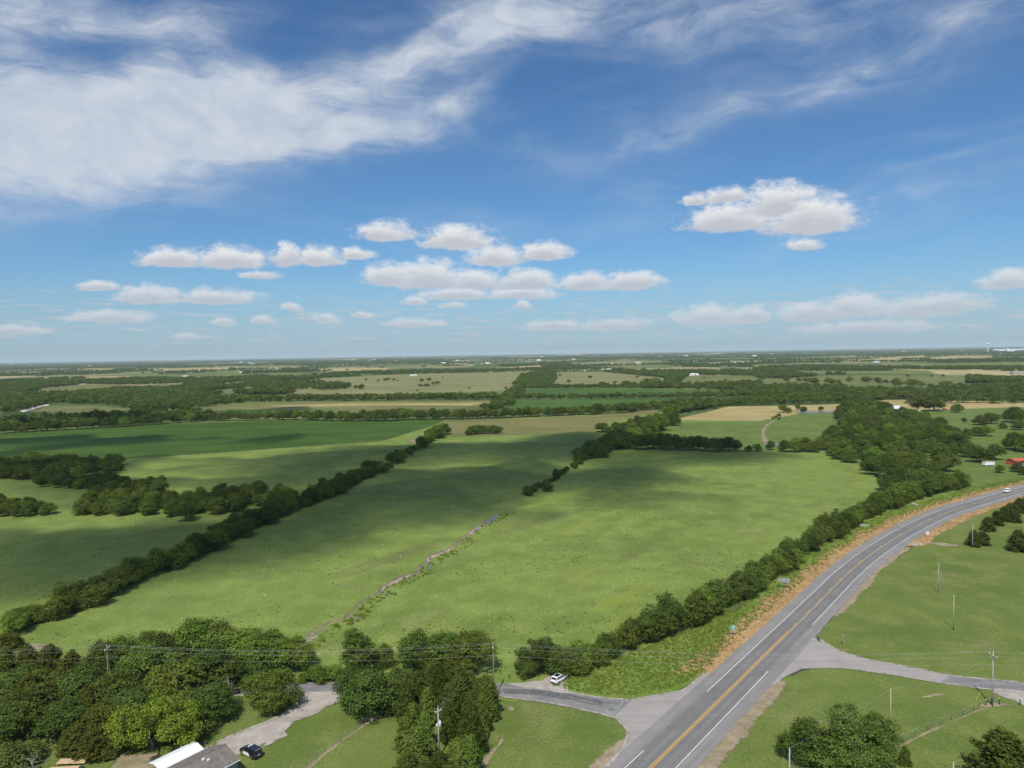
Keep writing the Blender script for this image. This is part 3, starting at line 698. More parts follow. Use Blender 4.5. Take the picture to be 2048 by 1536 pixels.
# ================================================================== trees
def leaf_mat(name, dark, light, vein=0.22):
    m = bpy.data.materials.new(name); m.use_nodes = True
    t = m.node_tree; t.nodes.clear(); S.tree = t
    at = t.nodes.new('ShaderNodeAttribute'); at.attribute_name = 'rnd'; rnd = S(at.outputs['Fac'])
    oi = t.nodes.new('ShaderNodeObjectInfo'); rr = S(oi.outputs['Random'])
    c = cmix(rnd, dark, light)
    c = cmix(1.0, c, grey(lin(rr, 0.0, 1.0, 0.78, 1.22)), 'MULTIPLY')
    hs = t.nodes.new('ShaderNodeHueSaturation'); S.put(hs.inputs['Hue'], lin(S.m('FRACT', rr * 7.31), 0.0, 1.0, 0.488, 0.503)); S.put(hs.inputs['Color'], c)
    c = cmix(1.0, S(hs.outputs[0]), S(oi.outputs['Color']), 'MULTIPLY')
    d = t.nodes.new('ShaderNodeBsdfDiffuse'); S.put(d.inputs['Color'], c)
    tr = t.nodes.new('ShaderNodeBsdfTranslucent'); S.put(tr.inputs['Color'], cmix(1.0, c, (1.25, 1.35, 0.6), 'MULTIPLY'))
    mx = t.nodes.new('ShaderNodeMixShader'); mx.inputs[0].default_value = vein
    t.links.new(d.outputs[0], mx.inputs[1]); t.links.new(tr.outputs[0], mx.inputs[2])
    o = t.nodes.new('ShaderNodeOutputMaterial'); t.links.new(mx.outputs[0], o.inputs[0])
    return m
M['leaf'] = leaf_mat('leaf', (0.042, 0.072, 0.014), (0.145, 0.205, 0.044), 0.22)
M['cedar'] = leaf_mat('cedar', (0.046, 0.068, 0.015), (0.140, 0.175, 0.042), 0.15)
M['blade'] = leaf_mat('blade', (0.185, 0.265, 0.046), (0.310, 0.375, 0.095), 0.45)
M['bark'] = plain('bark', (0.11, 0.09, 0.07), 0.95, var=0.4, scale=2.0)
M['pale_bark'] = plain('pale_bark', (0.33, 0.29, 0.25), 0.9, var=0.3, scale=2.0)

def quads_mesh(name, C, N, T, sz, asp, rnd, mat):
    """many small leaf faces: centres, normals, long axes, size, aspect"""
    n = len(C)
    B = np.cross(N, T); B /= np.maximum(np.linalg.norm(B, axis=1, keepdims=True), 1e-6)
    T = np.cross(B, N)
    a = T * (sz * 0.5)[:, None]; b = B * (sz * 0.5 * asp)[:, None]
    V = np.empty((n, 4, 3), np.float32)
    V[:, 0] = C - a - b * 0.55; V[:, 1] = C + a * 0.15 - b * 1.15; V[:, 2] = C + a; V[:, 3] = C - a * 0.05 + b * 1.1
    V += N[:, None, :] * (rng.uniform(-.12, .12, (n, 4, 1)) * sz[:, None, None])
    me = bpy.data.meshes.new(name)
    me.vertices.add(n * 4); me.vertices.foreach_set('co', V.reshape(-1))
    me.loops.add(n * 4); me.loops.foreach_set('vertex_index', np.arange(n * 4, dtype=np.int32))
    me.polygons.add(n); me.polygons.foreach_set('loop_start', np.arange(0, n * 4, 4, dtype=np.int32))
    me.update(calc_edges=True)
    at = me.attributes.new('rnd', 'FLOAT', 'FACE'); at.data.foreach_set('value', rnd.astype(np.float32))
    me.materials.append(mat)
    return me
def unit(v): return v / np.maximum(np.linalg.norm(v, axis=1, keepdims=True), 1e-6)
def crown(name, lobes, per_clump, clump_r, leaf, dens, mat, up=0.35, droop=0.0, seed=0):
    """lobed crown: clumps of leaves over the outer part of every lobe"""
    rs = np.random.RandomState(seed); Cs, Ns, Rn = [], [], []
    cen_all = np.mean([l[0] for l in lobes], axis=0)
    for c, r_ in lobes:
        c = np.array(c, float); r_ = np.array(r_, float)
        area = 4 * math.pi * (np.prod(r_) ** (2 / 3)); k = max(6, int(area * dens))
        d = unit(rs.normal(size=(k, 3))); d = d[(d[:, 2] > -0.55) | (rs.rand(k) < 0.35)]
        k = len(d)
        rad = 0.70 + 0.36 * rs.rand(k) ** 0.7 + 0.22 * (rs.rand(k) < .10)
        cc = c + d * r_ * rad[:, None]
        # keep clumps that are not deep inside another lobe
        keep = np.ones(k, bool)
        for c2, r2 in lobes:
            if np.allclose(c2, c): continue
            q = (cc - np.array(c2)) / np.array(r2); keep &= (np.sum(q * q, axis=1) > 0.42)
        cc = cc[keep]; d = d[keep]; tone = rs.rand(len(cc))
        for j in range(len(cc)):
            m_ = rs.poisson(per_clump) + 2
            off = rs.normal(size=(m_, 3)) * clump_r * np.array([1, 1, 0.62]) * rs.uniform(.7, 1.3)
            Cs.append(cc[j] + off)
            nn = unit(d[j] * 0.85 + np.array([0, 0, up]) + rs.normal(size=(m_, 3)) * 0.42)
            Ns.append(nn); Rn.append(np.clip(tone[j] * 0.75 + rs.rand(m_) * 0.35, 0, 1))
    C = np.concatenate(Cs); N = np.concatenate(Ns); Rn = np.concatenate(Rn)
    C[:, 2] = np.maximum(C[:, 2], 0.12)
    T = unit(rs.normal(size=C.shape) + np.array([0, 0, -droop]))
    sz = leaf * rs.uniform(.6, 1.35, len(C))
    return quads_mesh(name, C, N, T, sz, 0.62, Rn, mat)
def limbs(name, lobes, h0, r0, mat, seed=0, stems=1):
    rs = random.Random(seed); mb = MB()
    for s_ in range(stems):
        ox, oy = (rs.uniform(-.5, .5), rs.uniform(-.5, .5)) if stems > 1 else (0, 0)
        fork = Vector((ox * 1.4, oy * 1.4, h0))
        mb.tube([(ox, oy, -0.15), (ox, oy, 0.25), (ox * 1.2, oy * 1.2, h0 * .5), fork], [r0 * 1.5, r0 * 1.08, r0 * .95, r0 * .8], 8)
        for c, r_ in lobes[s_::stems]:
            c = Vector(c); mid = fork.lerp(c, 0.5) + Vector((rs.uniform(-.3, .3), rs.uniform(-.3, .3), 0.3))
            tip = c + Vector((rs.uniform(-.4, .4), rs.uniform(-.4, .4), r_[2] * 0.55))
            mb.tube([fork - Vector((0, 0, .2)), mid, c, tip], [r0 * .62, r0 * .42, r0 * .25, r0 * .07], 6)
            for _ in range(2):
                e = c + Vector((rs.uniform(-1, 1) * r_[0], rs.uniform(-1, 1) * r_[1], rs.uniform(0, .6) * r_[2])) * 0.8
                mb.tube([mid.lerp(c, .6), e], [r0 * .2, r0 * .05], 4)
    return mb.mesh(name, mat, True)
def lobes_round(R_, h, n, seed, low=0.30):
    rs = random.Random(seed); L = [((rs.uniform(-.1, .1) * R_, rs.uniform(-.1, .1) * R_, h * 0.60), (R_ * .55, R_ * .55, h * .34))]
    for k in range(n):
        a = 2 * math.pi * (k + rs.uniform(-.3, .3)) / n; rr = R_ * rs.uniform(.46, .68); z = h * rs.uniform(low, .66)
        s_ = rs.uniform(.24, .46); L.append(((math.cos(a) * rr, math.sin(a) * rr, z), (R_ * s_ * 1.1, R_ * s_ * 1.1, h * s_ * .58)))
    for k in range(max(2, n // 2)):
        a = rs.uniform(0, 6.28); rr = R_ * rs.uniform(.1, .38); s_ = rs.uniform(.22, .34)
        L.append(((math.cos(a) * rr, math.sin(a) * rr, h * rs.uniform(.72, .86)), (R_ * s_, R_ * s_, h * s_ * .5)))
    return L
def lobes_bush(R_, h, n, seed):
    rs = random.Random(seed); L = []
    for k in range(n):
        a = rs.uniform(0, 6.28); rr = R_ * math.sqrt(rs.random()) * .66; s_ = rs.uniform(.28, .45); z = h * rs.uniform(.22, .74) * (1 - .3 * rr / R_)
        L.append(((math.cos(a) * rr, math.sin(a) * rr, z), (R_ * s_, R_ * s_, h * s_ * .62)))
    return L
def cedar_mesh(name, R_, h, n, leaf, seed, mat, spire=0.8):
    rs = np.random.RandomState(seed); Cs, Ns, Ts, Rn = [], [], [], []
    for j in range(n):
        t = rs.rand() ** 1.25; a = rs.uniform(0, 6.283)
        prof = R_ * (min(1.0, 0.55 + t * 3.5)) * (1 - t) ** spire * (0.82 + 0.22 * math.sin(3 * a + 9 * t + seed) + 0.12 * math.sin(7 * a - 13 * t))
        rr = prof * (0.60 + 0.45 * rs.rand()); z = 0.25 + t * (h - .4)
        d = np.array([math.cos(a), math.sin(a), 0.0]); c = d * rr + np.array([0, 0, z])
        m_ = rs.poisson(9) + 3; ax = unit((d * 0.75 + np.array([0, 0, .75]) + rs.normal(size=3) * .25)[None])[0]
        l_ = rs.uniform(.25, .75)[None] if False else rs.uniform(.3, .85)
        pts = c + np.outer(rs.uniform(-.5, 1, m_), ax) * l_ + rs.normal(size=(m_, 3)) * .16
        Cs.append(pts); Ns.append(unit(d * .8 + np.array([0, 0, .3]) + rs.normal(size=(m_, 3)) * .6)); Ts.append(unit(ax + rs.normal(size=(m_, 3)) * .35))
        tone = rs.rand(); Rn.append(np.clip(tone * .6 + rs.rand(m_) * .45, 0, 1))
    C = np.concatenate(Cs); C[:, 2] = np.maximum(C[:, 2], 0.08)
    return quads_mesh(name, C, np.concatenate(Ns), np.concatenate(Ts), leaf * rs.uniform(.6, 1.4, len(C)), 0.45, np.concatenate(Rn), mat)

PROTO = {}
def proto(kind, trunk_me, crown_me): PROTO.setdefault(kind, []).append((trunk_me, crown_me))
for k in range(4):   # round crowned broadleaf, nominal 10 m high and 10 m wide
    L = lobes_round(5.0, 10.0, 7 + k % 3, 20 + k)
    proto('round', limbs('trunk', L, 2.6, 0.26, M['bark'], k), crown('crown', L, 13, 0.42, 0.36, 1.6, M['leaf'], seed=k))
for k in range(2):   # wide spreading shade tree, nominal 12 m high and 18 m wide
    rs_ = random.Random(40 + k); L = []
    for j in range(30):
        a = rs_.uniform(0, 6.28); rr = 8.0 * math.sqrt(rs_.random()); top = 11.0 * math.sqrt(max(.05, 1 - (rr / 9.6) ** 2)); s_ = rs_.uniform(1.0, 2.3)
        L.append(((math.cos(a) * rr * rs_.uniform(.8, 1.1), math.sin(a) * rr, max(1.8, top * rs_.uniform(.45, .95))), (s_ * 1.15, s_ * 1.15, s_ * .8)))
    proto('wide', limbs('trunk', L, 2.6, 0.42, M['bark'], k), crown('crown', L, 13, 0.44, 0.38, 1.6, M['leaf'], seed=30 + k))
for k in range(4):   # thicket tree, leafy to the ground, nominal 7 m high and 7 m wide
    L = lobes_bush(3.5, 7.0, 13, 60 + k)
    proto('bush', limbs('trunk', L, 1.2, 0.14, M['bark'], k, 3), crown('crown', L, 11, 0.36, 0.34, 1.8, M['leaf'], seed=60 + k))
for k in range(2):   # tall narrow tree, nominal 10 m high and 6 m wide
    rs_ = random.Random(80 + k)
    L = [((rs_.uniform(-.8, .8), rs_.uniform(-.8, .8), z), (1.9 * s_, 1.9 * s_, 1.5)) for z, s_ in ((2.6, 1.0), (4.2, 1.25), (5.8, 1.2), (7.2, 1.0), (8.6, .7))] + [((1.5 * math.cos(a), 1.5 * math.sin(a), 3 + a * .6), (1.2, 1.2, 1.2)) for a in (0.3, 1.6, 2.9, 4.1, 5.4)]
    proto('tall', limbs('trunk', L, 1.6, 0.2, M['bark'], k), crown('crown', L, 12, 0.36, 0.33, 1.9, M['leaf'], seed=80 + k))
for k in range(4):   # red cedar, nominal 9 m high and 6 m wide
    ct = MB().tube([(0, 0, -.1), (0.05, 0, 1.2), (0, .05, 4.5), (0, 0, 8.2)], [.26, .2, .12, .03], 8)
    for j in range(14):
        a = j * 2.4; z = 0.8 + j * .42; l_ = 2.3 * (1 - z / 9.5)
        ct.tube([(0, 0, z), (math.cos(a) * l_, math.sin(a) * l_, z + .6)], [.05, .015], 4)
    proto('cedar', ct.mesh('trunk', M['bark'], True), cedar_mesh('crown', 2.9, 9.0, 800, 0.38, 100 + k, M['cedar'], 0.42 + .10 * k))
for k in range(2):   # bare dead limbs
    rs_ = random.Random(200 + k); db = MB(); db.tube([(0, 0, 0), (.3, .1, 2.4), (.5, .3, 4.2)], [.09, .07, .03], 6)
    for j in range(14):
        a = rs_.uniform(0, 6.28); z = rs_.uniform(1.2, 4); l_ = rs_.uniform(1, 2.6)
        p1 = Vector((.3 + math.cos(a) * l_ * .5, .1 + math.sin(a) * l_ * .5, z + .5)); p2 = Vector((.3 + math.cos(a) * l_, .1 + math.sin(a) * l_, z + rs_.uniform(.2, 1.2)))
        db.tube([(.3, .1, z), p1, p2], [.04, .025, .008], 4)
        for _ in range(3): db.tube([p1.lerp(p2, rs_.random()), p2 + Vector((rs_.uniform(-.7, .7), rs_.uniform(-.7, .7), rs_.uniform(-.3, .6)))], [.025, .008], 3)
    PROTO.setdefault('dead', []).append((db.mesh('limbs', M['pale_bark'], True), None))

NOM = {'round': (10, 10), 'wide': (12, 18), 'bush': (7, 7), 'tall': (10, 6), 'cedar': (9, 6), 'dead': (5, 5)}
N_TREE = [0]
def tree(kind, pos, width, height, label, group, name='broadleaf_tree', tint=(1, 1, 1), cat='tree'):
    if tuple(tint) in WORD: label = WORD[tuple(tint)] + ' ' + label.replace('dark ', ''); group = WORD[tuple(tint)] + ' ' + group
    h0, w0 = NOM[kind]; i = N_TREE[0]; N_TREE[0] += 1
    tm, cm = PROTO[kind][i % len(PROTO[kind])]
    rt = empty(name, (pos.x, pos.y, 0.0), rng.uniform(0, 6.28), (width / w0, width / w0 * rng.uniform(.92, 1.08), height / h0))
    tag(rt, label, cat, group)
    t_ = link('trunk' if cm else 'limbs', tm, rt)
    if cm:
        c_ = link('crown', cm, rt); c_.color = (tint[0], tint[1], tint[2], 1.0)
    return rt
def jit(a=0.12): return rng.uniform(1 - a, 1 + a)
DARK, MIDT, BRIGHT, YEL, OLIVE = (.84, .86, .95), (1, 1, 1), (1.35, 1.38, 1.1), (1.9, 1.75, 1.0), (1.12, 1.0, .85)
WORD = {}
def rnd_tint(k=1.0):
    r_ = rng.rand()
    w, b = ('dark green', DARK) if r_ < .34 else ('mid green', MIDT) if r_ < .68 else ('olive green', OLIVE) if r_ < .84 else ('light green', BRIGHT)
    t = tuple(v * k * jit(.06) for v in b); WORD[t] = w
    return t
# --- named single trees of the foreground
tree('wide', G(305, 1500), 17, 11.5, 'large bright yellow-green shade tree beside the white metal carport', None, tint=(1.65, 1.55, .95))
tree('round', G(546, 1415), 12.0, 8.0, 'round green tree standing alone beside the gravel driveway', None, tint=(1.35, 1.3, 1.1))
tree('round', G(588, 1338), 9.5, 8.0, 'tree with cream blossom at the end of the grove by the creek', None, tint=(1.5, 1.45, 1.1))
tree('tall', G(716, 1350), 8.5, 11.0, 'tall narrow tree rising above the wires by the side road', None, tint=(1.1, 1.1, 1))
tree('round', G(740, 1428), 12.5, 10.5, 'dark spreading tree overhanging the driveway mouth and side road', None, tint=(.9, .95, .95))
tree('round', G(703, 1408), 8.5, 8.0, 'smaller dark tree pressed against the spreading tree at the driveway mouth', None, tint=(.85, .9, .95))
tree('wide', G(1705, 1530), 18.0, 10.5, 'big dark shade tree with pale bare limbs beside the service poles', None, tint=(.95, 1.0, 1.0))
tree('round', G(1752, 1512), 8.5, 8.0, 'dark tree joined to the fence side of the big shade tree', None, tint=(1.0, 1.0, .95))
tree('tall', G(1660, 1545), 8.0, 8.0, 'narrow dark tree crowding the near side of the big shade tree', None, tint=(1.0, 1.0, .92))
tree('round', G(1612, 1520), 9.0, 7.0, 'lower dark tree on the highway side of the big shade tree', None, tint=(.9, 1.0, .95))
tree('wide', G(1078, 1342), 12.5, 8.5, 'broad low oak spreading over the fence behind the parked white car', None, tint=(.85, .9, .95))
tree('bush', G(1095, 982), 7, 6, 'dark bush at the head of the creek in the pasture', None, tint=(.75, .8, .85), name='field_shrub', cat='shrub')
for (a, b, w, h) in [(943, 869, 12, 9), (955, 868, 13, 9), (966, 867, 12, 8), (977, 867, 12, 8), (988, 867, 13, 8), (997, 867, 9, 7), (935, 871, 6, 5)]:
    tree('round', G(a, b), w, h, 'tree of the lone flat-topped clump on the edge of the hay field', 'lone clump by the hay field', tint=(.95, 1, .95))
tree('round', G(372, 1042), 11, 9, 'spreading tree standing out in front of the thicket in the left pasture', None, tint=(.85, .9, .8))
tree('tall', G(340, 1034), 6, 7, 'pointed tree beside the spreading tree before the thicket', None, tint=(1, 1.05, 1))
tree('dead', G(462, 1412), 6, 6.5, 'bare grey dead tree between the grove and the round tree', None, name='dead_tree')
tree('dead', G(70, 1552), 5.5, 3.6, 'arching bare dead branches beside the lumber', None, name='dead_tree')
tree('dead', G(1668, 1512), 7, 8.5, 'pale bare limbs poking from the big shade tree by the poles', None, name='dead_tree')
tree('dead', G(886, 1460), 4, 7, 'dead cedar trunk behind the transformer pole', None, name='dead_tree')

# --- grove left of the driveway
GROVE = [(480, 1338, 12, 10), (535, 1342, 13, 9.5), (395, 1335, 14, 12), (335, 1352, 13, 11), (410, 1395, 12, 11.5), (355, 1420, 13, 11), (295, 1385, 13, 10.5), (250, 1345, 11, 9), (205, 1372, 12, 9.5), (300, 1322, 9, 8), (440, 1330, 10, 11), (445, 1378, 11, 10),
         (160, 1420, 12, 9), (232, 1432, 12, 10), (425, 1440, 11, 8), (90, 1408, 11, 7.5), (30, 1402, 11, 8), (60, 1462, 12, 9), (130, 1475, 11, 8), (200, 1476, 11, 8), (10, 1490, 11, 8), (30, 1532, 10, 5.5), (-20, 1440, 11, 8), (500, 1372, 9, 5.5), (-40, 1380, 11, 8), (270, 1462, 10, 8.5), (390, 1470, 9, 7)]
for (a, b, w, h) in GROVE:
    tree('round' if h > 7 else 'bush', G(a, b), w * jit(), h * jit(.08), 'dark broadleaf tree packed into the grove left of the gravel driveway', 'grove trees left of the driveway', tint=rnd_tint())
for (a, b, w, h) in [(100, 1340, 7, 6), (55, 1338, 7, 5.5), (10, 1345, 7, 6), (145, 1352, 7, 6), (190, 1512, 8, 5), (150, 1505, 7, 5), (225, 1508, 6, 4.5), (130, 1390, 7, 8), (60, 1425, 7, 8), (180, 1450, 7, 8), (95, 1440, 7, 8), (250, 1478, 7, 7), (5, 1300, 6, 4), (30, 1298, 5, 4)]:
    tree('cedar', G(a, b), w, h, 'brownish green cedar among the broadleaf trees of the grove', 'grove cedars left of the driveway', 'cedar_tree', tint=(1.1, .95, .85))
for (a, b, w, h) in [(638, 1362, 6, 4.5), (662, 1358, 5.5, 3.5), (615, 1362, 5, 3), (690, 1360, 5, 3), (565, 1362, 6, 3), (520, 1364, 6, 3.5)]:
    tree('bush', G(a, b), w, h, 'low leafy shrub on the far verge of the side road below the grove', 'shrubs on the side road verge', 'verge_shrub', tint=BRIGHT, cat='shrub')
for (a, b, w, h) in [(765, 1335, 6, 6), (830, 1342, 11, 9.5), (885, 1338, 10, 9), (942, 1340, 13, 9.5), (790, 1418, 10, 9), (852, 1345, 8, 7), (915, 1352, 8, 6)]:
    tree('round', G(a, b), w, h, 'broadleaf tree behind the wires between the creek and the utility pole', 'trees behind the roadside wires', tint=rnd_tint())
# --- cedar belt in the middle foreground
for (a, b) in [(822, 1398), (862, 1392), (900, 1396), (940, 1398), (972, 1402), (838, 1422), (880, 1420), (922, 1424), (960, 1428), (815, 1448), (856, 1452), (900, 1450), (944, 1456), (978, 1440), (828, 1482), (850, 1500), (898, 1482), (938, 1488), (962, 1472), (832, 1530), (880, 1535), (918, 1520), (945, 1512), (850, 1570), (900, 1572), (938, 1552), (810, 1500), (815, 1560)]:
    q = G(a, b); f_ = (.45 if b > 1516 and 845 < a < 925 else .8) if b > 1516 else 1.0 if b > 1410 else .85
    tree('cedar', q, rng.uniform(4.6, 6.4), rng.uniform(6.2, 9.8) * f_, 'olive green cedar in the dense belt beside the transformer pole', 'cedars of the belt', 'cedar_tree', tint=[tuple(v * f2 for v in (1.0, 1.1, .9)) for f2 in (rng.choice([.8, .95, 1.1, 1.35]),)][0])
for (a, b, h) in [(1948, 1092, 5.8), (1965, 1090, 5.0), (1976, 1062, 5.5), (1994, 1050, 5.8), (2008, 1042, 6), (2022, 1034, 6), (2040, 1026, 6.5), (2030, 1045, 5), (2036, 1102, 7.5), (2062, 1015, 7)]:
    tree('cedar', G(a, b), h * 1.2, h, 'dark bushy cedar on the grass inside the highway bend', 'cedars inside the bend', 'cedar_tree', tint=(.75, .8, .7))
tree('cedar', G(2010, 1572), 12, 9, 'broad dark cedar at the edge of the fenced lawn', None, 'cedar_tree', tint=(.85, .85, .7))
tree('cedar', G(1810, 1530), 2.6, 3.4, 'young thin cedar on the lawn beyond the wire fence', None, 'cedar_tree', tint=(1, 1, .8))
# --- hedgerow between the two pastures
def along(pts, spacing, jitter, width_px=0.0):
    W_ = [G(*q[:2]) for q in pts]; out = []
    for i, (a, b) in enumerate(zip(W_, W_[1:])):
        L_ = (b - a).length; n = max(1, int(L_ / spacing)); nrm = Vector((-(b - a).y, (b - a).x, 0)).normalized()
        for k in range(n):
            t = (k + rng.uniform(.3, .7)) / n; ex = pts[i][2] * (1 - t) + pts[i + 1][2] * t if len(pts[i]) > 2 else 1
            out.append((a.lerp(b, t) + nrm * rng.normal() * jitter, ex))
    return out
for q, h in along([(10, 1272, 7), (90, 1240, 7.5), (190, 1198, 8), (290, 1154, 8), (400, 1110, 8.5), (500, 1058, 10), (560, 1028, 10), (640, 998, 9), (700, 970, 8.5), (745, 945, 8), (770, 935, 6)], 2.7, 2.2):
    tree('bush' if rng.rand() < .75 else 'round', q, h * rng.uniform(.8, 1.2), h * rng.uniform(.68, 1.12), 'dark thicket tree in the long hedgerow dividing the two pastures', 'hedgerow between the pastures', 'hedgerow_tree', tint=rnd_tint(.92))
for q, h in along([(775, 930, 9), (800, 925, 8), (815, 908, 4), (832, 900, 7), (850, 890, 7), (856, 882, 10), (890, 868, 11)], 6.0, 2.5):
    tree('round', q, h * rng.uniform(.9, 1.2), h * jit(.1), 'tree at the broken far end of the pasture hedgerow', 'far end of the pasture hedgerow', 'hedgerow_tree', tint=rnd_tint())
# --- thickets in the left pasture
def scatter(poly_px, spacing, tries=6000, zmax=None):
    W_ = [G(*q) for q in poly_px]; xs = [q.x for q in W_]; ys = [q.y for q in W_]; out = []
    def inside(x, y):
        c = False; j = len(W_) - 1
        for i in range(len(W_)):
            if (W_[i].y > y) != (W_[j].y > y) and x < (W_[j].x - W_[i].x) * (y - W_[i].y) / (W_[j].y - W_[i].y) + W_[i].x: c = not c
            j = i
        return c
    cell = {}
    for _ in range(tries):
        x, y = rng.uniform(min(xs), max(xs)), rng.uniform(min(ys), max(ys))
        if not inside(x, y): continue
        ci, cj = int(x // spacing), int(y // spacing)
        if any((x - u) ** 2 + (y - v) ** 2 < spacing ** 2 for di in (-1, 0, 1) for dj in (-1, 0, 1) for (u, v) in cell.get((ci + di, cj + dj), [])): continue
        cell.setdefault((ci, cj), []).append((x, y)); out.append(Vector((x, y, 0)))
    return out
for poly, sp, h, wh in [([(150, 1028), (190, 985), (320, 972), (330, 990), (250, 1005), (350, 1005), (490, 1008), (500, 1028), (330, 1030), (200, 1034)], 6.8, 8, 'the large thicket behind the lone spreading pasture tree'), ([(0, 955), (0, 935), (60, 928), (240, 930), (235, 948), (70, 962)], 7.5, 9, 'the tall thicket against the corn field edge'), ([(60, 962), (190, 958), (250, 968), (310, 976), (180, 980), (70, 975)], 6.8, 6.5, 'the low thicket joining the two pasture clumps'), ([(-40, 1032), (0, 1010), (60, 1012), (100, 1030), (40, 1036)], 5.5, 6.5, 'the small separate clump in the left pasture'), ([(360, 1000), (480, 985), (560, 985), (600, 1000), (500, 1015)], 7, 7, 'the thicket that meets the long pasture hedgerow')]:
    for q in scatter(poly, sp):
        tree('round' if rng.rand() < .5 else 'bush', q, h * rng.uniform(.95, 1.3), h * rng.uniform(.8, 1.1), 'tree growing in ' + wh, 'trees of ' + wh, 'thicket_tree', tint=rnd_tint(.92))
# --- creek line
for q, h in along([(1048, 994, 3), (1070, 982, 4), (1095, 970, 3), (1120, 950, 3.5), (1145, 935, 3), (1165, 920, 5)], 5.5, 1.5):
    tree('bush', q, h * 1.3, h * jit(.2), 'small shrub dotted along the dry creek across the pasture', 'shrubs along the creek', 'field_shrub', tint=(.85, .85, .8), cat='shrub')
for (a, b, w, h) in [(1055, 990, 6, 5), (1068, 984, 5, 4), (1083, 975, 4.5, 4), (1113, 952, 6, 5), (1130, 945, 3, 2), (1145, 935, 4, 3.5), (1156, 928, 4, 3)]:
    tree('bush', G(a, b), w, h, 'small shrub dotted along the dry creek across the pasture', 'shrubs along the creek', 'field_shrub', tint=(.85, .85, .8), cat='shrub')
for (a, b, w, h) in [(1172, 918, 10, 9), (1190, 915, 11, 10), (1210, 905, 12, 11), (1232, 900, 13, 13), (1255, 896, 13, 13), (1222, 890, 12, 12), (1262, 872, 14, 12), (1248, 868, 12, 11), (1290, 862, 15, 14), (1312, 858, 16, 15), (1330, 850, 14, 13), (1302, 872, 13, 11), (1205, 864, 16, 9), (1232, 862, 12, 9), (1262, 858, 12, 11), (1275, 852, 12, 11)]:
    tree('round', G(a, b), w, h, 'full-crowned tree where the creek line meets the hay field', 'creek trees by the hay field', tint=rnd_tint())
for q, h in along([(1160, 922, 8), (1200, 905, 12), (1240, 894, 13), (1275, 876, 13), (1310, 860, 14), (1335, 846, 13)], 6.5, 5.0):
    tree('round' if rng.rand() < .7 else 'bush', q, h * rng.uniform(.9, 1.2), h * jit(.15), 'full-crowned tree where the creek line meets the hay field', 'creek trees by the hay field', tint=rnd_tint())
for q, h in along([(1272, 899, 13), (1330, 898, 12), (1390, 901, 11), (1450, 902, 11), (1482, 902, 9)], 4.6, 2.0):
    tree('round', q, h * rng.uniform(.95, 1.2), h * jit(.1), 'tree in the straight hedge between the pasture and the green meadow', 'hedge along the meadow', 'hedgerow_tree', tint=rnd_tint(.9))
for (a, b, w, h) in [(1497, 903, 6, 5), (1515, 903, 7, 6), (1541, 900, 7, 7), (1570, 904, 12, 9), (1590, 904, 14, 11), (1612, 903, 14, 11), (1628, 904, 10, 8), (1566, 826, 12, 11), (1576, 826, 9, 7), (1596, 820, 7, 8), (1607, 826, 8, 8), (1642, 822, 8, 6), (1546, 838, 4, 3), (1552, 836, 4, 3), (1558, 834, 5, 4), (1558, 840, 4, 3)]:
    tree('round', G(a, b), w, h, 'tree or bush round the ponds of the green meadow', 'trees by the meadow ponds', 'pond_tree', tint=rnd_tint())
# --- roadside hedge along the highway
for q, h in along([(1040, 1354, 4), (1135, 1348, 6), (1165, 1335, 6), (1205, 1318, 4.5), (1235, 1306, 7), (1290, 1290, 9), (1350, 1262, 9.5), (1395, 1246, 10), (1440, 1212, 8.5), (1500, 1180, 8), (1560, 1140, 7.5), (1620, 1096, 7.5), (1690, 1052, 8.5), (1740, 1030, 9), (1790, 1008, 9.5), (1850, 990, 10), (1935, 972, 11)], 3.1, 1.6):
    tree('bush' if rng.rand() < .78 else 'tall' if rng.rand() < .6 else 'round', q, h * rng.uniform(.75, 1.08), h * rng.uniform(.7, 1.12), 'leafy hedge tree on the fence line along the outside of the highway curve', 'roadside hedge along the highway', 'hedgerow_tree', tint=rnd_tint())
for (a, b, w, h) in [(1118, 1346, 8, 6.5), (1140, 1340, 8, 6.5), (1165, 1332, 8, 7), (1192, 1322, 7, 5.5), (1218, 1312, 7, 6), (1130, 1352, 5, 3.5), (1155, 1346, 5, 3)]:
    tree('bush', G(a, b), w, h, 'bushy hedge tree between the parked white car and the highway hedge', 'hedge above the parked car', 'hedgerow_tree', tint=rnd_tint())
# --- wood beyond the curve
for q in scatter([(1640, 905), (1655, 880), (1690, 868), (1672, 838), (1690, 812), (1745, 812), (1790, 832), (1840, 838), (1880, 850), (1880, 868), (1920, 880), (1900, 935), (1905, 960), (1850, 978), (1775, 990), (1770, 965), (1700, 928)], 12.0):
    h = rng.uniform(8.5, 13)
    tree('round', q, h * rng.uniform(1.0, 1.3), h, 'full-crowned tree in the dense wood beyond the highway curve', 'wood beyond the curve', 'woodland_tree', tint=rnd_tint())
for (a, b, w, h) in [(1912, 880, 14, 9), (1935, 876, 12, 8), (1955, 872, 12, 8), (1972, 872, 14, 9), (1960, 850, 16, 10), (1982, 848, 16, 11), (2028, 845, 18, 16), (2040, 848, 14, 15), (2006, 858, 8, 6), (2038, 860, 12, 8), (1915, 825, 14, 10), (1928, 845, 6, 5), (1880, 895, 16, 13), (1915, 905, 18, 14), (1960, 925, 14, 10), (1990, 920, 14, 11), (2030, 900, 18, 14), (2060, 905, 18, 14), (1940, 915, 14, 10), (2000, 946, 6, 5), (2035, 944, 9, 6), (2044, 950, 5, 4), (2070, 940, 8, 6), (1836, 822, 26, 20), (1868, 822, 26, 20), (1890, 935, 9, 7)]:
    tree('round', G(a, b), w, h, 'scattered tree on the grazing land right of the wood', 'scattered trees beyond the curve', 'grazing_tree', tint=rnd_tint())
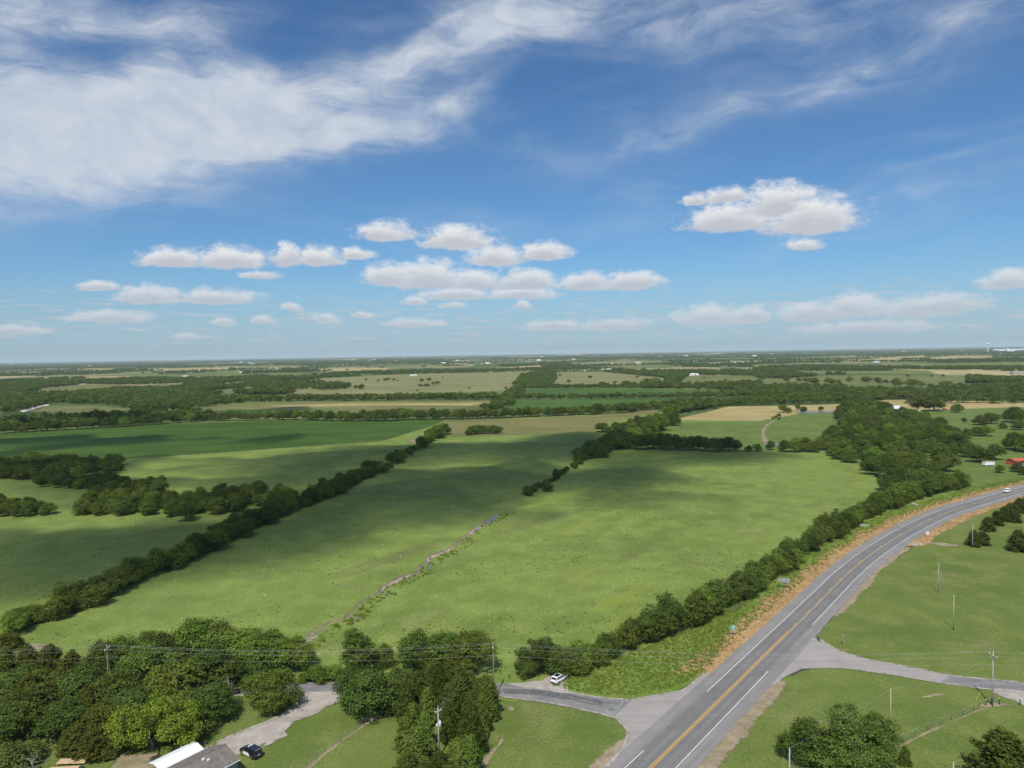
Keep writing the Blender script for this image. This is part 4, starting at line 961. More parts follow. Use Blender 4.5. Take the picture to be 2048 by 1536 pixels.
# --- tree row behind the crop field
for q, h in along([(0, 867, 13), (180, 857, 14), (300, 850, 13), (420, 842, 11), (560, 840, 12), (700, 842, 12), (780, 841, 15), (900, 838, 12), (1000, 836, 13), (1160, 830, 13), (1250, 825, 12), (1330, 816, 11), (1400, 806, 11)], 8.6, 3.0):
    tree('round', q, h * rng.uniform(1.0, 1.3), h * rng.uniform(.8, 1.1), 'tree in the long row behind the corn and hay fields', 'tree row behind the corn field', 'treeline_tree', tint=rnd_tint())

# ------------------------------------------------------------------ far woods: masses nobody could count
def gn_scatter(name, pts, scales, protos_, rots=None, zs=1.0):
    """one object: points that each carry a copy of one of a few meshes"""
    me = bpy.data.meshes.new(name); me.from_pydata([tuple(p) for p in pts], [], [])
    a = me.attributes.new('scl', 'FLOAT_VECTOR', 'POINT'); a.data.foreach_set('vector', np.asarray(scales, np.float32).reshape(-1))
    a = me.attributes.new('rz', 'FLOAT', 'POINT'); a.data.foreach_set('value', rng.uniform(0, 6.28, len(pts)).astype(np.float32))
    o = link(name, me); o['kind'] = 'stuff'
    src = bpy.data.collections.new(name + '_source')
    for i, pm in enumerate(protos_):
        src.objects.link(bpy.data.objects.new('%s_piece' % name, pm))
    ng = bpy.data.node_groups.new(name, 'GeometryNodeTree')
    ng.interface.new_socket('Geometry', in_out='INPUT', socket_type='NodeSocketGeometry'); ng.interface.new_socket('Geometry', in_out='OUTPUT', socket_type='NodeSocketGeometry')
    gi = ng.nodes.new('NodeGroupInput'); go = ng.nodes.new('NodeGroupOutput')
    ip = ng.nodes.new('GeometryNodeInstanceOnPoints'); ci = ng.nodes.new('GeometryNodeCollectionInfo')
    ci.inputs[0].default_value = src; ci.inputs['Separate Children'].default_value = True; ci.inputs['Reset Children'].default_value = True
    ns = ng.nodes.new('GeometryNodeInputNamedAttribute'); ns.data_type = 'FLOAT_VECTOR'; ns.inputs[0].default_value = 'scl'
    nr = ng.nodes.new('GeometryNodeInputNamedAttribute'); nr.data_type = 'FLOAT'; nr.inputs[0].default_value = 'rz'
    cx = ng.nodes.new('ShaderNodeCombineXYZ'); ng.links.new(nr.outputs[0], cx.inputs[2])
    ng.links.new(gi.outputs[0], ip.inputs['Points']); ng.links.new(ci.outputs[0], ip.inputs['Instance']); ip.inputs['Pick Instance'].default_value = True
    ng.links.new(cx.outputs[0], ip.inputs['Rotation']); ng.links.new(ns.outputs[0], ip.inputs['Scale'])
    ng.links.new(ip.outputs[0], go.inputs[0])
    md = o.modifiers.new('scatter', 'NODES'); md.node_group = ng
    return o
far_protos = []
for k in range(4):
    L = lobes_round(5.0, 9.0, 5, 300 + k, .34)
    far_protos.append(crown('far_crown', L, 4, 0.75, 1.15, 0.42, M['leaf'], seed=300 + k))
clump_protos = []
for k in range(4):
    rs_ = random.Random(400 + k); L = []
    for j in range(26):
        x, y = rs_.uniform(-32, 32), rs_.uniform(-32, 32); h = rs_.uniform(6, 11); w = rs_.uniform(4, 6.5)
        L.append(((x, y, h * .55), (w, w, h * .45)))
    clump_protos.append(crown('far_canopy', L, 3, 1.0, 2.3, 0.10, M['leaf'], seed=400 + k))
poly_w = [[G(*q) for q in poly] for _, poly in FIELDS]
poly_w += [[G(*q) for q in p] for p in ([(893, 842), (1330, 816), (1195, 863), (880, 873)], [(1345, 840), (1460, 812), (1720, 806), (1690, 826), (1520, 842)], [(-700, 930), (-700, 868), (300, 848), (890, 840), (500, 900)], [(1690, 830), (1735, 800), (2060, 800), (2060, 990), (1690, 990)])]
poly_w = [(np.array([(q.x, q.y) for q in P_])) for P_ in poly_w]
def in_any(X, Y):
    res = np.zeros(len(X), bool)
    for P_ in poly_w:
        bb = (X > P_[:, 0].min()) & (X < P_[:, 0].max()) & (Y > P_[:, 1].min()) & (Y < P_[:, 1].max())
        if not bb.any(): continue
        c = np.zeros(bb.sum(), bool); x, y = X[bb], Y[bb]; j = len(P_) - 1
        for i in range(len(P_)):
            with np.errstate(divide='ignore', invalid='ignore'):
                t = ((P_[i, 1] > y) != (P_[j, 1] > y)) & (x < (P_[j, 0] - P_[i, 0]) * (y - P_[i, 1]) / (P_[j, 1] - P_[i, 1]) + P_[i, 0])
            c ^= t; j = i
        res[bb] |= c
    return res
# middle distance: explicit rows and blocks
pts, scl = [], []
def put(q, h, w=None):
    pts.append((q.x, q.y, 0)); w = w or h * rng.uniform(1.0, 1.35); scl.append((w / 10, w / 10, h / 9))
for row, sp, jt in [([(1036, 799, 10), (1140, 798, 10), (1300, 797, 10), (1520, 795, 11), (1700, 797, 11), (1900, 797, 11), (2090, 799, 11)], 7, 5),
                ([(1040, 778, 9), (1150, 777, 9), (1300, 776, 10), (1500, 781, 11), (1700, 785, 11), (2080, 785, 10)], 7, 6), ([(1040, 776, 9), (1180, 775, 9), (1330, 775, 10), (1500, 779, 10)], 7, 6), ([(480, 805, 11), (560, 803, 11), (740, 801, 11), (860, 800, 11), (992, 798, 11)], 6, 6), ([(380, 808, 12), (480, 803, 11), (740, 799, 11), (990, 796, 11)], 7, 6),
                ([(985, 822, 11), (1010, 806, 11), (1035, 785, 11), (1050, 768, 11), (1060, 750, 11)], 7, 7), ([(1330, 832, 13), (1380, 822, 12), (1440, 812, 11), (1560, 808, 11), (1700, 804, 11), (1760, 799, 11)], 6.5, 5), ([(1360, 826, 12), (1420, 812, 11), (1500, 806, 11), (1700, 800, 11)], 7, 5),
                ([(1880, 806, 12), (1960, 806, 12), (2080, 806, 12)], 7, 6), ([(1700, 801, 12), (1800, 798, 12), (1900, 797, 10)], 7, 6), ([(1880, 779, 9), (1980, 778, 9)], 9, 4), ([(1060, 748, 9), (1120, 745, 9), (1350, 742, 9), (1500, 742, 9)], 10, 9),
                ([(0, 858, 14), (150, 850, 14), (300, 843, 13), (430, 836, 12)], 8, 10), ([(0, 850, 14), (200, 842, 14), (400, 832, 12)], 9, 12), ([(130, 846, 12), (240, 841, 13)], 8, 6)]:
    for q, h in along(row, sp, jt): put(q, h * rng.uniform(.75, 1.1))
for poly, sp, h in [([(0, 828), (0, 796), (250, 790), (330, 784), (440, 790), (380, 812), (280, 812), (100, 806), (60, 820)], 11, 11), ([(240, 812), (400, 795), (480, 797), (480, 806), (400, 816), (280, 830)], 12, 9), ([(1050, 776), (1060, 748), (1110, 742), (1112, 758), (1100, 776)], 12, 10), ([(620, 776), (680, 770), (700, 774), (690, 779), (640, 781)], 13, 12),
                    ([(540, 778), (600, 768), (640, 765), (640, 775), (580, 781)], 13, 10), ([(1380, 792), (1520, 785), (1700, 788), (2060, 788), (2060, 795), (1700, 795), (1500, 793)], 14, 10), ([(1500, 781), (1560, 776), (1690, 777), (1700, 784), (1560, 786)], 14, 11), ([(1870, 778), (2050, 770), (2060, 784), (1880, 780)], 14, 10)]:
    for q in scatter(poly, sp, 9000): put(q, h * rng.uniform(.7, 1.15))
for (a, b, w) in [(715, 778, 30), (672, 776, 40), (725, 777, 24), (757, 763, 14), (733, 762, 16), (777, 761, 20), (770, 762, 18), (788, 762, 18), (850, 774, 26), (843, 764, 20), (858, 763, 24), (866, 770, 18), (875, 769, 20), (885, 756, 9), (795, 763, 9), (835, 783, 10), (1012, 778, 12), (938, 778, 8), (645, 766, 26), (1137, 765, 18), (1205, 772, 30), (1248, 771, 34), (1268, 771, 26), (1297, 776, 30), (1180, 757, 20), (1275, 757, 16), (1230, 768, 16), (1120, 752, 14), (1325, 768, 60), (1345, 766, 50), (1392, 776, 24), (1440, 768, 26), (1450, 763, 14), (1378, 768, 14), (1490, 772, 44), (1578, 763, 28), (1600, 764, 30), (1640, 768, 44), (1665, 769, 36), (1715, 765, 40), (1740, 764, 34), (1765, 768, 30), (1792, 764, 20), (1820, 773, 50), (1845, 775, 20), (1860, 776, 26), (1895, 772, 30), (1817, 754, 14), (1860, 754, 12), (1890, 754, 14), (1700, 754, 10), (1408, 757, 12), (1528, 760, 20), (1548, 758, 18)]:
    q = G(a, b); n = 1 if w < 26 else 3
    for _ in range(n):
        ww = w * .62 / (1 if n == 1 else 1.5); put(q + Vector((rng.normal() * (n - 1) * w * .14, rng.normal() * 4, 0)), min(14, max(5, ww * .75)), ww)
# open country beyond: wooded with clearings
n = 60000
v = rng.uniform(13, 74, n); xx = rng.uniform(-160, 2208, n)
D_ = FPX * CAM_H / v
X = (xx - 1024) / FPX * D_; Y = D_
cov = np.array([mnoise.fractal(Vector((x / 520, y / 900, 4.2)), 0.8, 2.0, 4) for x, y in zip(X, Y)])
ok = (cov > 0.0) & ~in_any(X, Y)
# the open hillside right of centre stays thinly wooded
for x, y in zip(X[ok], Y[ok]): put(Vector((x, y, 0)), rng.uniform(7, 12))
n = 16000
v = rng.uniform(1.9, 16, n); xx = rng.uniform(-160, 2208, n); D_ = FPX * CAM_H / v
X = (xx - 1024) / FPX * D_; Y = D_
cov = np.array([mnoise.fractal(Vector((x / 900, y / 2600, 8.2)), 0.8, 2.0, 4) for x, y in zip(X, Y)])
ok = (cov > -0.05) & ~in_any(X, Y)
cp = [(x, y, 0) for x, y in zip(X[ok], Y[ok])]; cs = [(s_, s_ * .8, rng.uniform(.8, 1.25)) for s_ in np.clip(Y[ok] / 6500, .9, 3.0)]
gn_scatter('woodland', pts, scl, far_protos)
gn_scatter('distant_woodland', cp, cs, clump_protos)
print('TREES', N_TREE[0], 'far', len(pts), 'canopy', len(cp), [len(m_.polygons) for m_ in far_protos + clump_protos], {k: [len(c.polygons) for _, c in v_ if c] for k, v_ in PROTO.items()})

# ================================================================== vehicles
M['glass'] = plain('glass', (0.012, 0.014, 0.018), 0.08, var=0.05, spec=0.8)
M['tyre'] = plain('tyre', (0.022, 0.022, 0.024), 0.85)
M['rim'] = plain('rim', (0.32, 0.33, 0.34), 0.35, 0.8)
M['trim'] = plain('trim', (0.03, 0.03, 0.033), 0.7)
M['red_lens'] = plain('red_lens', (0.30, 0.015, 0.012), 0.25)
M['lamp_lens'] = plain('lamp_lens', (0.72, 0.74, 0.76), 0.15)
M['car_white'] = plain('car_white', (0.80, 0.81, 0.81), 0.28, var=0.03, coat=0.6)
M['car_black'] = plain('car_black', (0.012, 0.013, 0.016), 0.22, var=0.05, coat=0.8)
M['car_grey'] = plain('car_grey', (0.36, 0.37, 0.39), 0.3, var=0.04, coat=0.5)
M['car_red'] = plain('car_red', (0.45, 0.06, 0.035), 0.35, var=0.05, coat=0.4)
def car(name, label, pos, head, paint_m, L_=4.6, Wd=1.86, Ht=1.68, cat='car', van=False, open_door=False, police=False, group=None):
    """head: unit vector of travel"""
    rt = empty(name, (pos.x, pos.y, 0.145 if pos.z == 0 else pos.z), math.atan2(-head.x, head.y)); tag(rt, label, cat, group)
    k = L_ / 4.6; wk = Wd / 1.86; hk = Ht / 1.68
    rings = []
    for y, z0, z1, w in [(-2.30, .50, .80, .76), (-2.26, .38, .98, .86), (-2.05, .30, 1.03, .915), (-1.2, .26, 1.05, .93), (0, .25, 1.03, .93), (.9, .26, 1.02, .93), (1.35, .27, 1.0, .925), (1.85, .29, .95, .90), (2.15, .33, .88, .84), (2.28, .42, .76, .76), (2.31, .48, .68, .70)]:
        w *= wk; y *= k; z0 *= hk; z1 *= hk; c = .09
        rings.append([Vector(p) for p in ((-w + c, y, z0), (w - c, y, z0), (w, y, z0 + c), (w, y, (z0 + z1) / 2), (w * .985, y, z1 - c), (w - 1.6 * c, y, z1), (-w + 1.6 * c, y, z1), (-w * .985, y, z1 - c), (-w, y, (z0 + z1) / 2), (-w, y, z0 + c))])
    mb = MB().loft(rings); body = mb.build('body', paint_m, rt, True)
    # cabin
    yb0, yf0, yb1, yf1 = (-2.12, 1.10, -1.85, .30) if not van else (-2.2, 1.15, -2.05, .35)
    zb, zt = 1.0 * hk, Ht; wb, wt = .865 * wk, .69 * wk
    def cab(y, z, w): return [Vector(p) for p in ((-w, y, z), (w, y, z))]
    n_ = 7; rr = []
    for i in range(n_):
        t = i / (n_ - 1); z = zb + (zt - zb) * t; w = wb + (wt - wb) * t ** 1.15; y0 = (yb0 + (yb1 - yb0) * t ** 1.3) * k; y1 = (yf0 + (yf1 - yf0) * t) * k
        if i == n_ - 1: w -= .05; y0 += .06; y1 -= .06
        if i == n_ - 2: z = zt - .035
        rr.append([Vector(p) for p in ((-w, y0, z), (w, y0, z), (w, (y0 + y1) / 2, z), (w, y1, z), (-w, y1, z), (-w, (y0 + y1) / 2, z))])
    MB().loft(rr).build('cabin', paint_m, rt)
    def at(t, f, side):   # point on the cabin side; f 0 rear .. 1 front
        z = zb + (zt - zb) * t; w = wb + (wt - wb) * t ** 1.15; y0 = (yb0 + (yb1 - yb0) * t ** 1.3) * k; y1 = (yf0 + (yf1 - yf0) * t) * k
        return Vector((side * (w + .012), y0 + (y1 - y0) * f, z))
    for sd in (-1, 1):
        for f0, f1 in ((.08, .30), (.335, .60), (.635, .93)):
            MB().quad(at(.10, f0, sd), at(.10, f1, sd), at(.84, min(f1, .96), sd), at(.84, f0 + .01, sd)).build('side_window', M['glass'], rt)
        mir = MB().box(sd * (.96 * wk), .88 * k, 1.06 * hk, .16, .10, .13).build('mirror', paint_m if not police else M['trim'], rt)
    def end(t, sx, f): p = at(t, f, 1); return Vector((sx * (p.x - .10), p.y + (.014 if f else -.014), p.z))
    MB().quad(end(.06, -1, 1), end(.06, 1, 1), end(.88, 1, 1), end(.88, -1, 1)).build('windscreen', M['glass'], rt)
    MB().quad(end(.12, -1, 0), end(.12, 1, 0), end(.84, 1, 0), end(.84, -1, 0)).build('rear_window', M['glass'], rt)
    wr = .36 * hk
    for sd in (-1, 1):
        for y in (-1.42 * k, 1.40 * k):
            wl = empty('wheel', (sd * .83 * wk, y, wr)); wl.parent = rt
            MB().tube([(-.12, 0, 0), (-.10, 0, 0), (.10, 0, 0), (.12, 0, 0)], [wr * .86, wr, wr, wr * .86], 18).build('tyre', M['tyre'], wl)
            rm = MB().tube([(-.13, 0, 0), (.13, 0, 0)], wr * .60, 14); rm.build('rim', M['rim'], wl)
        MB().box(sd * .74 * wk, -2.245 * k, .93 * hk, .26, .10, .16).build('tail_light', M['red_lens'], rt)
        MB().box(sd * .66 * wk, 2.20 * k, .80 * hk, .28, .12, .11).build('headlight', M['lamp_lens'], rt)
    MB().box(0, -2.27 * k, .46 * hk, 1.55 * wk, .14, .20).build('rear_bumper', M['trim'], rt)
    MB().box(0, 2.25 * k, .46 * hk, 1.45 * wk, .14, .22).build('front_bumper', M['trim'], rt)
    MB().box(0, 2.27 * k, .66 * hk, .80 * wk, .10, .16).build('grille', M['trim'], rt)
    if open_door:
        dr = MB().box(0, 0, 0, .07, 1.05, .62).mesh('door', paint_m); d = link('door', dr, rt); d.location = (-.93 * wk - .42, .95 * k - .25, .72); d.rotation_euler = (0, 0, R(62))
        gl = MB().quad((.0, -.46, .31), (.0, .34, .31), (.10, .18, .72), (.10, -.44, .72)).build('door_window', M['glass'], d)
        MB().box(0, -.7 * k, Ht + .006, 1.05, 1.5, .02).build('glass_roof', M['glass'], rt)
    if police:
        for sd in (-1, 1):
            MB().quad((sd * .937 * wk, -.95 * k, .34), (sd * .937 * wk, 1.0 * k, .34), (sd * .937 * wk, 1.0 * k, .98), (sd * .937 * wk, -.62 * k, 1.0)).build('white_door_panel', M['car_white'], rt)
        lb = MB().box(0, -.02, Ht + .055, 1.18, .28, .09).build('light_bar', plain('light_bar', (.62, .66, .72), .25), rt)
        MB().box(0, -2.0 * k, 1.53 * hk, 1.0, .04, .05).build('rear_light_strip', M['lamp_lens'], rt)
        MB().box(0, -2.335 * k, .72, .52, .02, .14).build('number_plate', M['car_white'], rt)
    return rt
def by_wheels(pr, pf, side, Wd=1.86):
    """car centre and heading from its rear and front wheel contacts on one side (-1 left, 1 right)"""
    a, b = G(*pr), G(*pf); h = (b - a).normalized(); rgt = Vector((h.y, -h.x, 0)); return (a + b) / 2 - rgt * side * Wd / 2, h
c_, h_ = by_wheels((1118.5, 1369.3), (1131, 1361.5), 1)
car('parked_car', 'white compact car with open door parked on the gravel pull-off', c_, h_, M['car_white'], 4.45, 1.84, 1.62, open_door=True)
c_, h_ = by_wheels((502.3, 1520), (484.2, 1511), -1)
car('police_car', 'black and white police car with roof light bar beside the house', c_, h_, M['car_black'], 4.85, 1.98, 1.76, police=True)
si = s_of(2012, 985); pc = road[si] + road_n[si] * 1.75; hd = (road[si - 3] - road[si + 3]).normalized()
car('white_van', 'white square-backed passenger van driving round the highway curve', pc, hd, M['car_white'], 4.9, 1.95, 1.95, cat='van', van=True)
c_ = G(2044, 934)
car('pickup_car', 'white vehicle parked in front of the red shed', c_, Vector((-.9, -.2, 0)).normalized(), M['car_white'], 5.2, 2.0, 1.9, cat='car', van=True)

# ================================================================== poles and wires
M['pole_wood'] = plain('pole_wood', (0.20, 0.165, 0.125), 0.9, var=0.3, scale=1.2)
M['pole_grey'] = plain('pole_grey', (0.36, 0.335, 0.30), 0.9, var=0.2, scale=1.2)
M['pole_tan'] = plain('pole_tan', (0.40, 0.31, 0.20), 0.9, var=0.2, scale=1.2)
M['galv'] = plain('galv', (0.55, 0.56, 0.57), 0.45, 0.6)
M['porcelain'] = plain('porcelain', (0.62, 0.62, 0.60), 0.3)
M['wire'] = plain('wire', (0.50, 0.51, 0.52), 0.5, 0.4)
M['can'] = plain('can', (0.68, 0.70, 0.71), 0.4)
WIRE_AT = {}
def pole(px, py, h, label, mat='pole_wood', arm=0.0, arm_az=0.0, can=False, r0=.17, key=None, group=None, pos=None):
    q = pos or G(px, py); rt = empty('utility_pole', (q.x, q.y, 0), arm_az); tag(rt, label, 'utility pole', group)
    MB().tube([(0, 0, -.3), (0, 0, h * .5), (0, 0, h)], [r0, r0 * .85, r0 * .62], 12).build('pole', M[mat], rt, True)
    tops = [Vector((0, 0, h + .28))]
    MB().tube([(0, 0, h), (0, 0, h + .1), (0, 0, h + .28)], [.05, .09, .05], 8).build('insulator', M['porcelain'], rt)
    if arm:
        MB().box(0, 0, h - .75, arm, .12, .13).build('crossarm', M['pole_grey'], rt)
        MB().box(0, .14, h - .75, arm * .8, .10, .11).build('crossarm', M['pole_grey'], rt)
        for sd in (-1, 1):
            MB().tube([(0, .1, h - 1.5), (sd * arm * .32, .1, h - .8)], .03, 5).build('brace', M['galv'], rt)
            MB().tube([(sd * arm * .46, 0, h - .7), (sd * arm * .46, 0, h - .55), (sd * arm * .46, 0, h - .42)], [.05, .10, .05], 8).build('insulator', M['porcelain'], rt)
            tops.append(Vector((sd * arm * .46, 0, h - .42)))
    tops.append(Vector((.15, 0, h - 2.6)))
    MB().tube([(.1, 0, h - 2.68), (.1, 0, h - 2.5)], .06, 8).build('neutral_bracket', M['porcelain'], rt)
    if can:
        cn = MB().tube([(.32, 0, h - 3.7), (.32, 0, h - 3.6), (.32, 0, h - 2.75), (.32, 0, h - 2.65)], [.2, .27, .27, .2], 14).build('transformer', M['can'], rt, True)
        MB().tube([(.32, 0, h - 2.65), (.32, 0, h - 2.4)], .05, 6).build('bushing', M['porcelain'], cn)
        MB().box(-.35, 0, h - 3.2, .3, .22, .5).build('cutout_box', M['can'], rt)
    mw = Matrix.Translation(q) @ Matrix.Rotation(arm_az, 4, 'Z')
    WIRE_AT[key or label] = [mw @ t for t in tops]
    return rt
AZ = R(92)
pole(988, 1398, 12.2, 'tall dark utility pole with crossarm beside the cedar belt and side road', 'pole_wood', 2.0, AZ, key='A')
pole(1985, 1412, 11.4, 'grey utility pole with double crossarm and guy wire by the fence gate', 'pole_grey', 2.4, AZ, key='B')
pole(218, 1398, 12.0, 'utility pole rising out of the grove trees left of the driveway', 'pole_wood', 2.0, AZ, key='C')
pA, pB, pC = G(988, 1398), G(1985, 1412), G(218, 1398)
pole(0, 0, 12.0, 'utility pole on the side road beyond the grove', 'pole_wood', 2.0, AZ, key='E', pos=pC + (pC - pA))
pole(0, 0, 11.4, 'utility pole on the side road beyond the fence gate', 'pole_grey', 2.0, AZ, key='D', pos=pB + (pB - pA))
pole(878, 1516, 9.6, 'pole carrying a white transformer can among the cedars', 'pole_grey', 1.5, R(40), can=True, key='T')
pole(1781, 1462, 8.2, 'tan service pole standing on the lawn above the big shade tree', 'pole_tan', key='S1', r0=.15)
pole(1579, 1597, 8.4, 'grey service pole on the highway side of the big shade tree', 'pole_grey', key='S2', r0=.16)
pole(1906, 1626, 8.2, 'grey service pole beside the broad dark cedar', 'pole_grey', key='S3', r0=.16)
pole(1877, 1186, 9.2, 'thin grey pole on the mown lawn, the one farther from the side road', 'pole_grey', key='L1', r0=.13)
pole(1907, 1260, 9.2, 'thin grey pole on the mown lawn, the one nearer the side road', 'pole_grey', key='L2', r0=.13)
pole(1945, 1096, 8.5, 'thin pale pole half hidden by the cedar inside the highway bend', 'pole_grey', key='L3', r0=.13)
def wire(a, b, sag, label, r_=.010, group=None):
    n = 18; P_ = [a.lerp(b, i / n) - Vector((0, 0, sag * 4 * (i / n) * (1 - i / n))) for i in range(n + 1)]
    o = MB().tube(P_, r_, 4).build('power_wire', M['wire']); tag(o, label, 'wire', group); return o
WL = {('E', 'C'): 'over the grove', ('C', 'A'): 'from the grove pole to the tall dark pole', ('A', 'B'): 'across the highway to the grey pole', ('B', 'D'): 'beyond the grey gate pole'}
for (a, b), t in WL.items():
    for i, nm in enumerate(('topmost', 'crossarm', 'crossarm', 'lowest')):
        wire(WIRE_AT[a][i], WIRE_AT[b][i], 1.5 if nm != 'lowest' else 1.2, f'{nm} power wire strung {t}', group=f'power wires {t}' if nm == 'crossarm' else None)
wire(WIRE_AT['S2'][0], WIRE_AT['S1'][0], .6, 'service wire from the shade tree pole to the tan pole')
wire(WIRE_AT['S1'][0], WIRE_AT['B'][-1], .8, 'service wire from the tan pole to the gate pole')
wire(WIRE_AT['S2'][1], WIRE_AT['S3'][1], .8, 'service wire passing under the big shade tree to the cedar pole')
wire(WIRE_AT['A'][-1], WIRE_AT['T'][0], .6, 'service wire from the tall dark pole to the transformer')
ga = G(1951, 1403); gt = Vector((pB.x, pB.y, 9.2)); gd = (gt - ga).normalized()
gw = empty('guy_wire', ga); tag(gw, 'guy wire with bright yellow guard anchored beside the fence', 'guy wire')
MB().tube([Vector((0, 0, 0)), gt - ga], .012, 4).build('strand', M['galv'], gw)
MB().tube([gd * .15, gd * 2.6], .055, 8).build('yellow_guard', plain('yellow_guard', (.62, .58, .16), .5), gw)
pp = [] 

# ================================================================== fences
M['post_dark'] = plain('post_dark', (0.045, 0.06, 0.055), 0.8)
M['post_steel'] = plain('post_steel', (0.11, 0.10, 0.085), 0.8)
def fence(label, posts, h, pr, mat, thick=(), cap=None, strands=(.35, .7, 1.05)):
    P_ = [G(*q) for q in posts]; rt = empty('wire_fence', P_[0]); tag(rt, label, 'fence')
    for i, q in enumerate(P_):
        d = q - P_[0]; r_ = pr * (2.2 if i in thick else 1)
        po = MB().tube([d + Vector((0, 0, -.1)), d + Vector((0, 0, h))], r_, 8).build('post', M[mat], rt)
        if cap: MB().tube([d + Vector((0, 0, h + .003)), d + Vector((0, 0, h + .10))], r_ * 1.15, 8).build('cap', M[cap], po)
    for z in strands:
        for a, b in zip(P_, P_[1:]):
            MB().tube([a - P_[0] + Vector((0, 0, z * h)), b - P_[0] + Vector((0, 0, z * h))], .010, 3).build('strand', M['galv'], rt)
    return rt
fence('wire fence with white-capped dark posts running up to the gate by the grey pole', [(1736, 1518), (1760, 1506), (1783, 1494), (1806, 1483), (1831, 1471), (1856, 1460), (1880, 1450), (1903, 1440), (1926, 1431), (1948, 1421), (1959, 1415), (1972, 1412), (1983, 1408), (1999, 1409.5)], 1.3, .045, 'post_dark', (11, 12, 13), 'can')
fence('dark gate post and fence end across the farm entrance', [(2040, 1411), (2075, 1414)], 1.35, .11, 'post_dark', (), 'can')
fence('thin wire fence on steel posts across the lawn left of the cedar belt', [(613, 1537), (634, 1519), (649, 1505), (665, 1494.5), (680, 1484.5), (695.5, 1472), (711, 1461.5), (725, 1450.5), (739, 1439), (760, 1428)], 1.2, .03, 'post_steel')
sheet('fence_strip', [(606, 1541), (650, 1503), (725, 1450), (760, 1427), (762, 1430), (728, 1453), (654, 1507), (616, 1542)], 0.06, M['dirt'], step=2, amp=.25)
sheet('fence_strip', [(1740, 1519), (1856, 1462), (1948, 1423), (1983, 1410), (1990, 1411), (1950, 1426), (1858, 1466), (1744, 1523)], 0.06, M['dirt'], step=2, amp=.25)
gp = empty('field_gate', G(1018, 1357)); tag(gp, 'short dark fence post at the pasture edge beside the tall pole', 'post')
MB().tube([(0, 0, -.1), (0, 0, 1.3)], .08, 8).build('post', M['post_dark'], gp); MB().tube([(0, 0, 1.3), (0, 0, 1.4)], .085, 8).build('cap', M['can'], gp); MB().tube([(0, 0, .9), (.5, -.1, .0)], .04, 6).build('brace', M['post_dark'], gp)

# ================================================================== signs
M['sign_green'] = plain('sign_green', (0.0, 0.20, 0.13), 0.4, var=.04)
M['sign_white'] = plain('sign_white', (0.80, 0.81, 0.80), 0.4, var=.04)
M['sign_red'] = plain('sign_red', (0.42, 0.03, 0.03), 0.4, var=.04)
M['sign_back'] = plain('sign_back', (0.42, 0.44, 0.45), 0.45, .4, var=.06)
def frame_at(px, py, az): return empty('x', G(px, py), az)
gs = frame_at(1466, 1273, R(-12)); gs.name = 'guide_sign'; tag(gs, 'small green guide sign with white lettering on the dry verge', 'road sign')
pn = MB().box(0, 0, 2.35, 1.75, .04, 1.25).build('panel', M['sign_green'], gs)
for z, w in ((2.68, .9), (2.36, 1.25), (2.05, .8)): MB().box(.0 if w > 1 else .12, -.026, z, w, .012, .13).build('lettering', M['sign_white'], pn)
for x0, z0, sx, sz in ((0, 2.945, 1.66, .04), (0, 1.755, 1.66, .04), (-.84, 2.35, .04, 1.2), (.84, 2.35, .04, 1.2)): MB().box(x0, -.025, z0, sx, .01, sz).build('border', M['sign_white'], pn)
for x in (-.5, .5): MB().box(x, .05, 1.5, .09, .06, 3.0).build('post', M['galv'], gs)
bs = frame_at(1568, 1177, R(-14)); bs.name = 'road_sign'; tag(bs, 'wide grey back of a road sign on two posts beside the highway', 'road sign')
MB().box(0, 0, 2.6, 3.3, .05, 1.35).build('panel', M['sign_back'], bs)
for x in (-.75, .75): MB().box(x, -.08, 1.65, .14, .10, 3.2).build('post', plain('post_dark_grey', (.20, .21, .22), .6), bs)  # posts are a darker grey than the panel
for z in (2.2, 3.0): MB().box(0, -.045, z, 3.1, .04, .07).build('stiffener', M['galv'], bs)
qs = frame_at(1855, 1076, R(-20)); qs.name = 'speed_sign'; tag(qs, 'small white square sign on the dry inner verge of the curve', 'road sign')
MB().box(0, 0, 2.0, 1.0, .03, 1.15).build('panel', M['sign_white'], qs); MB().box(0, .05, 1.2, .08, .06, 2.4).build('post', M['galv'], qs)
MB().box(0, -.02, 2.05, .34, .01, .42).build('symbol', M['sign_green'], qs)
